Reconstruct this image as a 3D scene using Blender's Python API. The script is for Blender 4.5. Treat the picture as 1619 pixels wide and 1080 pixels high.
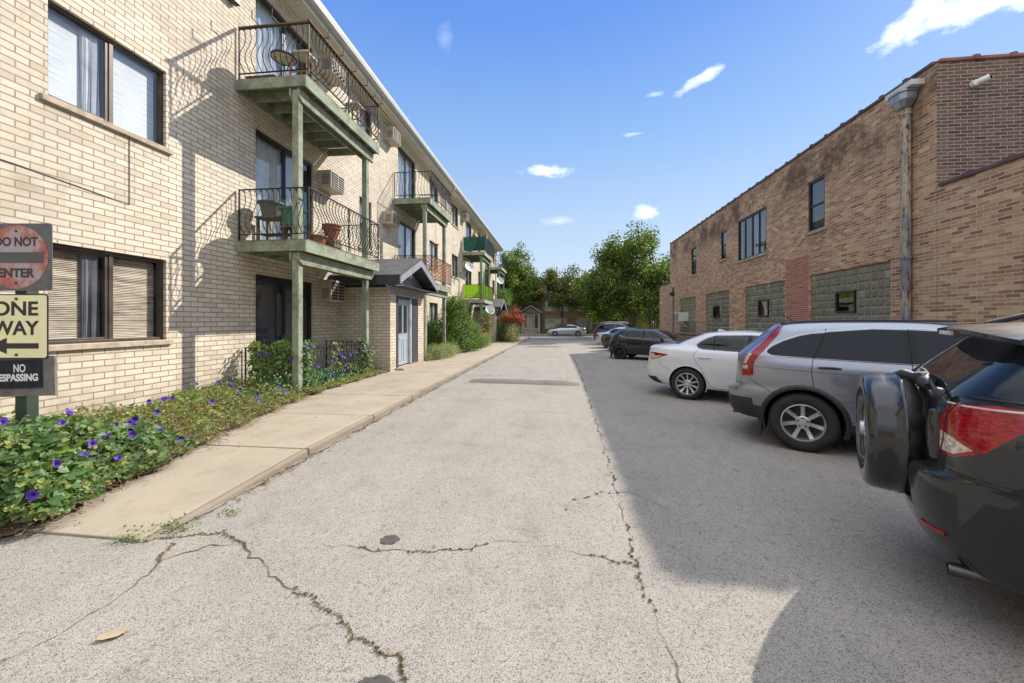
import bpy, bmesh, math, random
from mathutils import Vector, Matrix, Euler
from mathutils.bvhtree import BVHTree
R=math.radians; PI=math.pi
sc=bpy.context.scene
for o in list(bpy.data.objects): bpy.data.objects.remove(o)

# ---------------------------------------------------------------- camera
cam=bpy.data.cameras.new('camera'); co=bpy.data.objects.new('camera',cam); sc.collection.objects.link(co)
YAW=math.atan(72.5/630.0)
co.location=(0,0,1.62); co.rotation_euler=(R(90),0,YAW)
cam.sensor_width=36; cam.lens=36*630/1619.0; cam.shift_y=-32/1619.0
cam.clip_start=0.05; cam.clip_end=3000
sc.camera=co
# ---------------------------------------------------------------- light
SUN=Vector((.985,.89,1.0)).normalized()
elev=math.asin(SUN.z); azim=math.atan2(SUN.x,SUN.y)      # azimuth clockwise from +Y
sl=bpy.data.lights.new('sun','SUN'); so=bpy.data.objects.new('sun',sl); sc.collection.objects.link(so)
sl.energy=3.3; sl.angle=R(.55); sl.color=(1,.94,.85)
so.rotation_euler=(-SUN).to_track_quat('-Z','Y').to_euler(); so.location=(20,20,30)
W=bpy.data.worlds.new('World'); sc.world=W; W.use_nodes=True
nt=W.node_tree; nt.nodes.clear()
def wn(t,**k):
    n=nt.nodes.new(t)
    for a,b in k.items(): setattr(n,a,b)
    return n
out=wn('ShaderNodeOutputWorld'); bg=wn('ShaderNodeBackground'); bg.inputs[1].default_value=.15
sky=wn('ShaderNodeTexSky',sky_type='NISHITA'); sky.sun_disc=False
sky.sun_elevation=elev; sky.sun_rotation=azim; sky.air_density=1.0; sky.dust_density=.35; sky.ozone_density=1.6; sky.altitude=200
L=nt.links.new
tc=wn('ShaderNodeTexCoord')
# a few small fair-weather clouds, each given by its own direction in the sky
def pixdir(px,py):
    u=(px-809.5)/630.; v=(508-py)/630.
    c,s=math.cos(YAW),math.sin(YAW)
    return Vector((-s+u*c, c+u*s, v)).normalized()
clouds=[((1560,2),.120,.026,.05,.95),((1445,28),.055,.022,-.5,.9),((1112,121),.058,.013,-.34,.75),((862,270),.058,.017,-.06,.85),
        ((1024,337),.036,.017,.0,.75),((1003,212),.03,.005,.0,.3),((1036,149),.018,.006,0,.3),((704,62),.02,.03,0,.12),((880,350),.04,.012,0,.2)]
noise=wn('ShaderNodeTexNoise'); noise.inputs['Scale'].default_value=22; noise.inputs['Detail'].default_value=9; noise.inputs['Roughness'].default_value=.62
mp=wn('ShaderNodeMapping'); mp.inputs['Scale'].default_value=(1,1,1.6)
L(tc.outputs['Generated'],mp.inputs[0]); L(mp.outputs[0],noise.inputs['Vector'])
prev=None
def vm(op,a,b=None):
    n=wn('ShaderNodeVectorMath',operation=op)
    for i,x in enumerate((a,b)):
        if x is None: continue
        if hasattr(x,'links'): L(x,n.inputs[i])
        else: n.inputs[i].default_value=x
    return n
def m_(op,a,b=None,c=None,clamp=False):
    n=wn('ShaderNodeMath',operation=op); n.use_clamp=clamp
    for i,x in enumerate((a,b,c)):
        if x is None: continue
        if hasattr(x,'links'): L(x,n.inputs[i])
        else: n.inputs[i].default_value=x
    return n.outputs[0]
for (p,wx,wy,rot,op) in clouds:
    d=pixdir(*p); e1=Vector((0,0,1)).cross(d).normalized()*-1; e2=d.cross(e1)*-1
    if e2.z<0: e2=-e2
    f1=(e1*math.cos(rot)-e2*math.sin(rot)); f2=(e1*math.sin(rot)+e2*math.cos(rot))
    df=vm('SUBTRACT',tc.outputs['Generated'],tuple(d)).outputs[0]
    a=vm('DOT_PRODUCT',df,tuple(f1/wx)).outputs['Value']; b=vm('DOT_PRODUCT',df,tuple(f2/wy)).outputs['Value']
    r2=m_('ADD',m_('MULTIPLY',a,a),m_('MULTIPLY',b,b))
    v=m_('SUBTRACT',1.0,m_('SQRT',r2))
    v=m_('ADD',v,m_('MULTIPLY',m_('SUBTRACT',noise.outputs[0],.5),2.5))
    v=m_('MULTIPLY',m_('MULTIPLY',v,.85,clamp=True),op)
    v=m_('MULTIPLY',v,m_('LESS_THAN',r2,3.0))
    prev=v if prev is None else m_('MAXIMUM',prev,v)
mix=wn('ShaderNodeMix',data_type='RGBA'); L(prev,mix.inputs['Factor'])
hs=wn('ShaderNodeHueSaturation'); hs.inputs['Saturation'].default_value=1.12; L(sky.outputs[0],hs.inputs['Color'])
# clear air: the sky texture evened out towards the colours of a dry autumn sky
sepd=wn('ShaderNodeSeparateXYZ'); L(tc.outputs['Generated'],sepd.inputs[0])
gr=wn('ShaderNodeValToRGB'); el=gr.color_ramp.elements
while len(el)<6: el.new(.5)
for e_,(p_,c_) in zip(el,[(0,(.74,.84,.95)),(.12,(.67,.80,.98)),(.25,(.54,.72,1.0)),(.40,(.34,.58,1.0)),(.60,(.16,.37,.97)),(1,(.08,.22,.65))]): e_.position=p_; e_.color=c_+(1,)
L(sepd.outputs['Z'],gr.inputs[0])
gs_=vm('SCALE',gr.outputs[0]); gs_.inputs['Scale'].default_value=3.1
m1=wn('ShaderNodeMix',data_type='RGBA'); m1.inputs['Factor'].default_value=.90
L(hs.outputs[0],m1.inputs['A']); L(gs_.outputs[0],m1.inputs['B'])
# unseen bright cloud bank added to the sky behind the camera to fill shadows
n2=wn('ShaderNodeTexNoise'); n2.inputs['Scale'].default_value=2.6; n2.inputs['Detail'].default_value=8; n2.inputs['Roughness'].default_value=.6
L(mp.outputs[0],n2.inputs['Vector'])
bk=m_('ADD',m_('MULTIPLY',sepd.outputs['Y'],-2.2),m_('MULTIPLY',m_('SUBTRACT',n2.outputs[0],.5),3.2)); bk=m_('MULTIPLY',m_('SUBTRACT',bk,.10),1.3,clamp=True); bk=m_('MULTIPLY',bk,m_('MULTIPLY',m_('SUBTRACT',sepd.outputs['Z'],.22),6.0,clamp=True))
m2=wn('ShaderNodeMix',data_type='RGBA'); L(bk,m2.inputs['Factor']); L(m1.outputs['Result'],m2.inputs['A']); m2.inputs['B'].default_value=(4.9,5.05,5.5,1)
zb=m_('MULTIPLY',m_('SUBTRACT',m_('ADD',sepd.outputs['Z'],m_('MULTIPLY',m_('SUBTRACT',n2.outputs[0],.5),.25)),.80),9.0,clamp=True)  # second unseen cloud patch added overhead, brightening the shade from above
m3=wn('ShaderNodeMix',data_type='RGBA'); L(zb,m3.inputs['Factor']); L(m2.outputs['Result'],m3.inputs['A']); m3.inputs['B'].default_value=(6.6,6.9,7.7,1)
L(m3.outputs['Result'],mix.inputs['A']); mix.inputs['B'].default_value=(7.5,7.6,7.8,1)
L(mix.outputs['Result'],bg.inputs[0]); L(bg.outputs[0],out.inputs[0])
sc.view_settings.view_transform='Standard'; sc.view_settings.look='None'; sc.view_settings.exposure=0.92; sc.view_settings.gamma=1
sc.cycles.max_bounces=8; sc.cycles.diffuse_bounces=4; sc.cycles.glossy_bounces=4; sc.cycles.transparent_max_bounces=12
try: sc.cycles.use_denoising=True
except Exception: pass

# ---------------------------------------------------------------- materials
class N:
    def __init__(s,name):
        s.m=bpy.data.materials.new(name); s.m.use_nodes=True; s.t=s.m.node_tree; s.t.nodes.clear()
        s.out=s.n('ShaderNodeOutputMaterial'); s.b=s.n('ShaderNodeBsdfPrincipled'); s.l(s.b.outputs[0],s.out.inputs[0])
    def n(s,t,**k):
        x=s.t.nodes.new(t)
        for a,b in k.items(): setattr(x,a,b)
        return x
    def l(s,a,b): s.t.links.new(a,b)
    def set(s,**k):
        for a,b in k.items():
            i=s.b.inputs[a.replace('_',' ')]
            if hasattr(b,'links'): s.l(b,i)
            else: i.default_value=(b+(1,) if isinstance(b,tuple) and len(b)==3 else b)
        return s
    def co(s,kind='Object',scale=(1,1,1)):
        t=s.n('ShaderNodeTexCoord'); mp=s.n('ShaderNodeMapping'); mp.inputs['Scale'].default_value=scale
        s.l(t.outputs[kind],mp.inputs[0]); return mp.outputs[0]
    def wpos(s,scale=(1,1,1)):
        t=s.n('ShaderNodeNewGeometry'); mp=s.n('ShaderNodeMapping'); mp.inputs['Scale'].default_value=scale
        s.l(t.outputs['Position'],mp.inputs[0]); return mp.outputs[0]
    def noise(s,v,scale,detail=4,rough=.55,dist=0):
        x=s.n('ShaderNodeTexNoise'); x.inputs['Scale'].default_value=scale; x.inputs['Detail'].default_value=detail
        x.inputs['Roughness'].default_value=rough; x.inputs['Distortion'].default_value=dist; s.l(v,x.inputs['Vector']); return x.outputs[0]
    def ramp(s,f,stops,interp='LINEAR'):
        r=s.n('ShaderNodeValToRGB'); r.color_ramp.interpolation=interp; e=r.color_ramp.elements
        while len(e)<len(stops): e.new(.5)
        for i,(p,c) in enumerate(stops):
            e[i].position=p; e[i].color=(c,c,c,1) if isinstance(c,(int,float)) else tuple(c)+(1,)
        s.l(f,r.inputs[0]); return r.outputs[0]
    def mix(s,f,a,b,mode='MIX'):
        x=s.n('ShaderNodeMix',data_type='RGBA',blend_type=mode)
        for i,v in (('Factor',f),('A',a),('B',b)):
            j=[q for q in x.inputs if q.name==i and q.enabled][0]
            if hasattr(v,'links'): s.l(v,j)
            else: j.default_value=v if isinstance(v,(int,float)) else tuple(v)+(1,)
        return [q for q in x.outputs if q.enabled][0]
    def math(s,op,a,b=0,clamp=False):
        x=s.n('ShaderNodeMath',operation=op); x.use_clamp=clamp
        for i,v in enumerate((a,b)):
            if hasattr(v,'links'): s.l(v,x.inputs[i])
            else: x.inputs[i].default_value=v
        return x.outputs[0]
    def bump(s,h,strength=.3,dist=.01,normal=None):
        x=s.n('ShaderNodeBump'); x.inputs['Strength'].default_value=strength; x.inputs['Distance'].default_value=dist
        s.l(h,x.inputs['Height'])
        if normal is not None: s.l(normal,x.inputs['Normal'])
        s.l(x.outputs[0],s.b.inputs['Normal']); return x.outputs[0]
MC={}
def M(name,col,rough=.6,metal=0.,var=.18,scale=3.,bump=.15,bscale=60,coat=0.,spec=.5,stretch=(1,1,1),dark=None,detail=5):
    """plain material with noise driven tone variation and a fine bump"""
    if name in MC: return MC[name]
    s=N(name); v=s.co('Object',stretch)
    a=s.noise(v,scale,detail,.6)
    d=dark or tuple(c*(1-var*1.6) for c in col); lt=tuple(min(1,c*(1+var)) for c in col)
    s.set(Base_Color=s.ramp(a,[(.3,d),(.52,col),(.72,lt)]),Roughness=rough,Metallic=metal,Coat_Weight=coat,Specular_IOR_Level=spec)
    s.set(Coat_Roughness=.03)
    if bump: s.bump(s.noise(v,bscale,3,.6),bump,.004)
    MC[name]=s.m; return s.m

def brick_mat(name,bw,bh,mortar,cols,mcol,rough=.8,stain=None,depth=.006,seed=0,mvar=.12,rough_noise=True,extra=None):
    s=N(name); uv=s.co('UV')
    # slightly uneven joints
    wob=s.n('ShaderNodeTexNoise'); wob.inputs['Scale'].default_value=7; wob.inputs['Detail'].default_value=3; s.l(uv,wob.inputs['Vector'])
    va=s.n('ShaderNodeVectorMath',operation='SUBTRACT'); s.l(wob.outputs['Color'],va.inputs[0]); va.inputs[1].default_value=(.5,.5,.5)
    vs=s.n('ShaderNodeVectorMath',operation='SCALE'); s.l(va.outputs[0],vs.inputs[0]); vs.inputs['Scale'].default_value=mortar*.9
    vv=s.n('ShaderNodeVectorMath',operation='ADD'); s.l(uv,vv.inputs[0]); s.l(vs.outputs[0],vv.inputs[1])
    b=s.n('ShaderNodeTexBrick'); b.offset=.5; b.squash=1
    b.inputs['Scale'].default_value=1; b.inputs['Brick Width'].default_value=bw; b.inputs['Row Height'].default_value=bh
    b.inputs['Mortar Size'].default_value=mortar; b.inputs['Mortar Smooth'].default_value=.15
    b.inputs['Color1'].default_value=(0,0,0,1); b.inputs['Color2'].default_value=(1,1,1,1); b.inputs['Mortar'].default_value=(.5,.5,.5,1)
    s.l(vv.outputs[0],b.inputs['Vector'])
    n=len(cols); col=s.ramp(b.outputs['Color'],[(i/(n-1),c) for i,c in enumerate(cols)])
    w=s.wpos()
    fine=s.noise(uv,70,6,.7); big=s.noise(w,.55,5,.6)
    col=s.mix(s.math('MULTIPLY',fine,.28),col,tuple(c*.45 for c in cols[0]),'MIX')
    col=s.mix(1.0,col,s.ramp(big,[(.3,.84),(.7,1.1)]),'MULTIPLY')
    mn=s.noise(uv,9,4,.6); mc=s.ramp(mn,[(.3,tuple(c*(1-mvar*2) for c in mcol)),(.7,tuple(c*(1+mvar) for c in mcol))])
    col=s.mix(b.outputs['Fac'],col,mc)
    if extra: col=extra(s,col,w,uv,b)
    s.set(Base_Color=col,Roughness=rough,Specular_IOR_Level=.25)
    h=s.math('ADD',s.math('MULTIPLY',s.math('SUBTRACT',1,b.outputs['Fac']),1.0),s.math('MULTIPLY',fine,.35))
    s.bump(h,.9,depth); MC[name]=s.m; return s.m

def cream_extra(s,col,w,uv,b):
    # faint dark weathering, stronger low down and in irregular patches
    n=s.noise(w,1.3,6,.7); sp_=s.n('ShaderNodeSeparateXYZ'); s.l(w,sp_.inputs[0])
    streak=s.noise(s.wpos((6,6,.35)),1.0,5,.7)      # rain streaks running down the face
    col=s.mix(s.ramp(streak,[(.56,0.),(.70,.28)]),col,(.40,.31,.21))
    col=s.mix(s.math('MULTIPLY',s.ramp(s.math('DIVIDE',sp_.outputs['Z'],1.0),[(.15,.75),(.65,0.)]),s.ramp(s.noise(w,3,5,.7),[(.35,.2),(.65,1.)])),col,(.30,.235,.16))
    return s.mix(s.ramp(n,[(.56,0.),(.74,.38)]),s.mix(s.ramp(s.noise(w,4.5,5,.75),[(.55,0.),(.72,.30)]),col,(.42,.33,.23)),(.24,.18,.125))
CREAM=brick_mat('cream_brick',.285,.0945,.0085,[(.60,.51,.385),(.70,.61,.475),(.77,.69,.56),(.66,.565,.435),(.74,.665,.55)],(.34,.265,.19),extra=cream_extra,depth=.009)
def common_extra(s,col,w,uv,b):
    sep=s.n('ShaderNodeSeparateXYZ'); s.l(w,sep.inputs[0])
    n=s.noise(w,.8,6,.65)
    # pale efflorescence and sooty stains under the coping
    col=s.mix(s.ramp(s.noise(w,.42,5,.7),[(.54,0.),(.66,.30)]),col,(.50,.40,.31))
    high=s.math('MULTIPLY',s.ramp(s.math('DIVIDE',sep.outputs['Z'],7.0),[(.70,0.),(.83,1.),(.90,1.),(.95,.2)]),s.ramp(n,[(.44,0.),(.58,.85)]))
    col=s.mix(high,col,(.085,.055,.04))
    y=s.math('MULTIPLY',s.math('GREATER_THAN',sep.outputs['Y'],12.42),s.math('LESS_THAN',sep.outputs['Y'],13.58))
    z=s.math('LESS_THAN',sep.outputs['Z'],3.55)
    red=s.mix(b.outputs['Fac'],s.ramp(b.outputs['Color'],[(0,(.24,.075,.055)),(1,(.36,.125,.09))]),(.46,.34,.27))
    return s.mix(s.math('MULTIPLY',s.math('MULTIPLY',y,z),.85),col,red)
COMMON=brick_mat('common_brick',.222,.0665,.0075,[(.21,.11,.065),(.42,.245,.14),(.56,.35,.20),(.31,.165,.10),(.64,.44,.27),(.48,.275,.155),(.25,.125,.078)],(.54,.45,.335),extra=common_extra,depth=.008)
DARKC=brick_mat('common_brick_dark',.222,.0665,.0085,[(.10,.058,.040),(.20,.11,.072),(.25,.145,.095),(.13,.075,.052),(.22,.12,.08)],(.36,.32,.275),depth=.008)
TAN=brick_mat('tan_brick',.24,.075,.009,[(.30,.19,.09),(.40,.26,.12),(.34,.22,.11)],(.30,.24,.17))
BROWN=brick_mat('brown_brick',.24,.075,.009,[(.16,.10,.07),(.22,.14,.10),(.18,.11,.08)],(.26,.22,.18))
REDB=brick_mat('red_brick',.24,.075,.009,[(.30,.11,.07),(.40,.16,.10),(.33,.13,.08)],(.35,.28,.22))

# ---------------------------------------------------------------- mesh helpers
class MB:
    def __init__(s): s.v=[]; s.f=[]; s.uv=[]; s.hasuv=False
    def face(s,pts,uv=None):
        i=len(s.v); s.v+=[tuple(p) for p in pts]; s.f.append(tuple(range(i,i+len(pts))))
        if uv: s.hasuv=True
        s.uv.append(uv or [(0,0)]*len(pts))
    def box(s,x0,x1,y0,y1,z0,z1,uv=False):
        P=[(x0,y0,z0),(x1,y0,z0),(x1,y1,z0),(x0,y1,z0),(x0,y0,z1),(x1,y0,z1),(x1,y1,z1),(x0,y1,z1)]
        for q in ((0,3,2,1),(4,5,6,7),(0,1,5,4),(1,2,6,5),(2,3,7,6),(3,0,4,7)):
            pts=[P[k] for k in q]
            if uv:
                if q in ((0,1,5,4),(2,3,7,6)): u=[(p[0],p[2]) for p in pts]
                elif q in ((1,2,6,5),(3,0,4,7)): u=[(p[1],p[2]) for p in pts]
                else: u=[(p[0],p[1]) for p in pts]
                s.face(pts,u)
            else:
                s.face(pts)
        return s
    def obox(s,c,ax,ay,az):
        """box from centre and three half-axis vectors"""
        c,ax,ay,az=map(Vector,(c,ax,ay,az))
        P=[c-ax-ay-az,c+ax-ay-az,c+ax+ay-az,c-ax+ay-az,c-ax-ay+az,c+ax-ay+az,c+ax+ay+az,c-ax+ay+az]
        for q in ((0,3,2,1),(4,5,6,7),(0,1,5,4),(1,2,6,5),(2,3,7,6),(3,0,4,7)): s.face([P[k] for k in q])
        return s
    def bar(s,a,b,w,h,up=(0,0,1)):
        a,b=Vector(a),Vector(b); d=(b-a); L_=d.length; d=d.normalized(); u=Vector(up)
        sd=d.cross(u)
        if sd.length<1e-4: sd=d.cross(Vector((1,0,0)))
        sd.normalize(); u=sd.cross(d).normalized()
        return s.obox((a+b)/2,d*L_/2,sd*w/2,u*h/2)
    def tube(s,pts,r,n=6,cap=True):
        pts=[Vector(p) for p in pts]; m=len(pts); rr=r if isinstance(r,(list,tuple)) else [r]*m
        base=len(s.v); pu=None
        for i,p in enumerate(pts):
            d=(pts[min(i+1,m-1)]-pts[max(i-1,0)]).normalized()
            if pu is None: pu=d.orthogonal().normalized()
            pu=(pu-d*pu.dot(d)); 
            if pu.length<1e-5: pu=d.orthogonal()
            pu.normalize(); w=d.cross(pu)
            for k in range(n):
                a=2*PI*k/n+PI/n; s.v.append(tuple(p+(pu*math.cos(a)+w*math.sin(a))*rr[i]))
        for i in range(m-1):
            for k in range(n):
                k2=(k+1)%n; s.f.append((base+i*n+k,base+i*n+k2,base+(i+1)*n+k2,base+(i+1)*n+k)); s.uv.append([(0,0)]*4)
        if cap:
            s.f.append(tuple(base+k for k in reversed(range(n)))); s.uv.append([(0,0)]*n)
            s.f.append(tuple(base+(m-1)*n+k for k in range(n))); s.uv.append([(0,0)]*n)
        return s
    def lathe(s,prof,c=(0,0,0),axis=(0,0,1),n=24,ring=False):
        """profile = [(radius, height along axis)]"""
        c=Vector(c); az=Vector(axis).normalized(); ax=az.orthogonal().normalized(); ay=az.cross(ax); base=len(s.v)
        for (r,h) in prof:
            for k in range(n):
                a=2*PI*k/n; s.v.append(tuple(c+az*h+(ax*math.cos(a)+ay*math.sin(a))*max(r,1e-4)))
        m=len(prof)
        for i in range(m-1 if not ring else m):
            for k in range(n):
                k2=(k+1)%n; j=(i+1)%m
                s.f.append((base+i*n+k,base+i*n+k2,base+j*n+k2,base+j*n+k)); s.uv.append([(0,0)]*4)
        return s
    def prism(s,poly,to3,depth):
        """extrude polygon: to3(p,d) -> 3D"""
        a=[to3(p,0) for p in poly]; b=[to3(p,depth) for p in poly]; n=len(poly)
        s.face(a[::-1]); s.face(b)
        for i in range(n): s.face([a[i],a[(i+1)%n],b[(i+1)%n],b[i]])
        return s
    def sphere(s,c,r,n=10,m=6,sz=1):
        return s.lathe([(r*math.sin(PI*i/m),-r*math.cos(PI*i/m)*sz) for i in range(m+1)],c,(0,0,1),n)
    def build(s,name,mat,parent=None,smooth=False,bevel=0,loc=None,sharp=40,weld=None):
        me=bpy.data.meshes.new(name); me.from_pydata(s.v,[],s.f)
        if s.hasuv:
            uvl=me.uv_layers.new(name='UVMap'); i=0
            for f in s.uv:
                for u in f: uvl.data[i].uv=u; i+=1
        bm=bmesh.new(); bm.from_mesh(me)
        if weld or bevel or smooth: bmesh.ops.remove_doubles(bm,verts=bm.verts,dist=.0004)
        if not s.hasuv or bevel: bmesh.ops.recalc_face_normals(bm,faces=bm.faces)
        bm.to_mesh(me); bm.free()
        me.materials.append(mat)
        if smooth:
            for p in me.polygons: p.use_smooth=True
            me.set_sharp_from_angle(angle=R(sharp))
        o=bpy.data.objects.new(name,me); sc.collection.objects.link(o)
        if parent is not None: o.parent=parent
        if loc: o.location=loc
        if bevel:
            b=o.modifiers.new('bevel','BEVEL'); b.width=bevel; b.segments=2; b.limit_method='ANGLE'
        return o
def tag(o,label=None,cat=None,group=None,kind=None):
    if label: o['label']=label
    if cat: o['category']=cat
    if group: o['group']=group
    if kind: o['kind']=kind
    return o
def thing(name,label,cat,loc=(0,0,0),rz=0,group=None):
    o=bpy.data.objects.new(name,None); sc.collection.objects.link(o); o.location=loc; o.rotation_euler=(0,0,rz)
    o.empty_display_size=.2
    return tag(o,label,cat,group)
def copy_tree(root,loc=None,rz=None,label=None,group=None):
    r=root.copy(); sc.collection.objects.link(r)
    if loc is not None: r.location=loc
    if rz is not None: r.rotation_euler=(0,0,rz)
    if label: r['label']=label
    if group: r['group']=group
    for ch in list(root.children):
        c=ch.copy(); sc.collection.objects.link(c); c.parent=r
        for g in list(ch.children):
            d=g.copy(); sc.collection.objects.link(d); d.parent=c
    return r
rnd=random.Random(7)
def ground_z(y):
    if y<8: return 0.
    t=min(1,(y-8)/32.); return -.2*t*t*(3-2*t)
# ================================================================ GROUND
def asphalt(name,light,dark,grain=1.0,sun=1.0):
    s=N(name); w=s.wpos()
    vor=s.n('ShaderNodeTexVoronoi'); vor.inputs['Scale'].default_value=215*grain; s.l(w,vor.inputs['Vector'])
    sep=s.n('ShaderNodeSeparateColor'); s.l(vor.outputs['Color'],sep.inputs[0])
    dk=tuple(d*.75+l*.25 for d,l in zip(dark,light)); a=s.ramp(sep.outputs[0],[(0,dark),(.08,dk),(.25,tuple(c*.86 for c in light)),(.75,light),(1,tuple(min(1,c*1.22) for c in light))])
    vor2=s.n('ShaderNodeTexVoronoi'); vor2.inputs['Scale'].default_value=48*grain; s.l(w,vor2.inputs['Vector'])
    sep2=s.n('ShaderNodeSeparateColor'); s.l(vor2.outputs['Color'],sep2.inputs[0])
    a=s.mix(s.ramp(sep2.outputs[0],[(.95,0.),(.98,.35)]),a,dark)
    big=s.noise(w,.9,7,.7); a=s.mix(1.0,a,s.ramp(big,[(.28,.86),(.5,1.0),(.72,1.06)]),'MULTIPLY')
    mid=s.noise(w,7,5,.7); a=s.mix(1.0,a,s.ramp(mid,[(.3,.94),(.7,1.04)]),'MULTIPLY')
    fine=s.noise(w,260,2,.5); a=s.mix(.22,a,s.ramp(fine,[(.3,.4),(.7,1.0)]),'MULTIPLY')
    a=s.mix(1.0,a,s.ramp(s.noise(w,2.2,3,.5),[(.60,1.0),(.70,.88)]),'MULTIPLY')
    a=s.mix(1.0,a,s.ramp(s.noise(s.wpos((2.2,.22,1)),1.0,4,.6),[(.35,.95),(.65,1.03)]),'MULTIPLY')
    # old oil spots
    oil=s.n('ShaderNodeTexVoronoi'); oil.inputs['Scale'].default_value=1.35; oil.inputs['Randomness'].default_value=1
    nz=s.n('ShaderNodeTexNoise'); nz.inputs['Scale'].default_value=12; s.l(w,nz.inputs['Vector'])
    va=s.n('ShaderNodeVectorMath',operation='SCALE'); s.l(nz.outputs['Color'],va.inputs[0]); va.inputs['Scale'].default_value=.07
    vb=s.n('ShaderNodeVectorMath',operation='ADD'); s.l(w,vb.inputs[0]); s.l(va.outputs[0],vb.inputs[1]); s.l(vb.outputs[0],oil.inputs['Vector'])
    a=s.mix(s.ramp(oil.outputs['Distance'],[(.0,.38),(.05,.26),(.085,0.)]),a,tuple(c*.45 for c in dark))
    s.set(Base_Color=a,Roughness=.92,Specular_IOR_Level=.2)
    s.bump(s.math('ADD',vor.outputs['Distance'],s.math('MULTIPLY',fine,.4)),.4,.005)
    MC[name]=s.m; return s.m
ASPH=asphalt('alley_asphalt',(.362,.330,.285),(.08,.075,.068))
STREET=asphalt('street_asphalt',(.24,.235,.235),(.08,.08,.08))
PATCH=M('dark_patch_tar',(.075,.068,.062),.9,var=.3,scale=30,bump=.8,bscale=160)
def concrete(name,col):
    s=N(name); w=s.wpos()
    a=s.ramp(s.noise(w,1.1,7,.68),[(.3,tuple(c*.8 for c in col)),(.55,col),(.75,tuple(c*1.08 for c in col))])
    a=s.mix(1.0,a,s.ramp(s.noise(w,140,3,.6),[(.3,.86),(.65,1.06)]),'MULTIPLY')
    a=s.mix(s.ramp(s.noise(w,5,6,.7),[(.55,0.),(.70,.30)]),a,tuple(c*.5 for c in col))
    s.set(Base_Color=a,Roughness=.88,Specular_IOR_Level=.25); s.bump(s.noise(w,180,4,.7),.35,.004)
    MC[name]=s.m; return s.m
CONC=concrete('sidewalk_concrete',(.385,.325,.24)); KERB=concrete('kerb_concrete',(.27,.225,.17))
SOIL=M('bed_soil',(.16,.115,.075),.95,var=.4,scale=9,bump=1,bscale=45)
GRASS=M('far_grass',(.14,.22,.05),.9,var=.4,scale=4,bump=.8,bscale=50)

def sheet(name,x0,x1,y0,y1,dz,mat,ny=60,nx=1,kind='structure'):
    m=MB(); ys=[y0+(y1-y0)*i/ny for i in range(ny+1)]
    for i in range(ny):
        for j in range(nx):
            xa=x0+(x1-x0)*j/nx; xb=x0+(x1-x0)*(j+1)/nx
            a,b=ground_z(ys[i])+dz,ground_z(ys[i+1])+dz
            m.face([(xa,ys[i],a),(xb,ys[i],a),(xb,ys[i+1],b),(xa,ys[i+1],b)])
    o=m.build(name,mat,weld=True); 
    return tag(o,kind=kind)
g=MB(); 
for (a,b) in ((-60,8),(8,16),(16,24),(24,32),(32,40),(40,900)):
    za,zb=ground_z(a)-.03,ground_z(b)-.03
    g.face([(-900,a,za),(900,a,za),(900,b,zb),(-900,b,zb)])
tag(g.build('ground',GRASS,weld=True),kind='structure')
sheet('alley',-30,14,-40,44,-.0,ASPH,ny=84)
sheet('street',-160,160,44,50.9,-.004,STREET,ny=6)
sheet('street_shade_apron',-2.97,14,37.6,44.2,.004,STREET)  # darker asphalt strip, partly standing in for tree shade at the alley end
k=MB(); z=ground_z(60)
k.box(-160,160,50.9,51.06,z-.05,z+.12); tag(k.build('street_kerb',KERB,bevel=.015),kind='structure')
k=MB(); k.box(-160,160,52.6,54.4,z-.02,z+.11); tag(k.build('far_sidewalk',CONC),kind='structure')
# tar patches worn into the alley
def blob(cx,cy,rx,ry,seed,dz=.004):
    r=random.Random(seed); n=26; m=MB(); ph=[r.uniform(.86,1.12) for _ in range(n)]
    pts=[(cx+rx*ph[i]*math.cos(2*PI*i/n),cy+ry*ph[i]*math.sin(2*PI*i/n),ground_z(cy)+dz) for i in range(n)]
    m.face(pts); return m
for i,(cx,cy,rx,ry) in enumerate([(-1.235,2.83,.070,.062),(-.80,1.68,.09,.06)]):
    tag(blob(cx,cy,rx,ry,i).build('tar_patch',PATCH),kind='structure')
# ---- speed bumps
def hump(x0,x1,y,w,h,name,label):
    m=MB(); nx=26; ny=8; r=random.Random(int(y*7)); z=ground_z(y)
    g_=[[None]*(ny+1) for _ in range(nx+1)]
    for i in range(nx+1):
        t=i/nx; e=min(1,min(t,1-t)*7)**.5; wy=w*(.85+.15*e)+r.uniform(-.03,.03)
        yy=y+(x0+(x1-x0)*t-x0)*(-.09)
        for j in range(ny+1):
            s_=j/ny; zz=h*e*math.sin(PI*s_)**.8
            g_[i][j]=(x0+(x1-x0)*t,yy+(s_-.5)*wy,z+.003+zz)
    for i in range(nx):
        for j in range(ny): m.face([g_[i][j],g_[i+1][j],g_[i+1][j+1],g_[i][j+1]])
    return tag(m.build(name,HUMP,smooth=True),label,'speed bump')
HUMP=asphalt('bump_asphalt',(.22,.20,.175),(.08,.07,.06))
hump(-2.38,.56,10.65,.62,.075,'speed_bump','low worn asphalt speed bump across the near part of the alley')
hump(-2.1,.35,27.4,.6,.06,'speed_bump','far asphalt speed bump near the street end of the alley')
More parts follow.
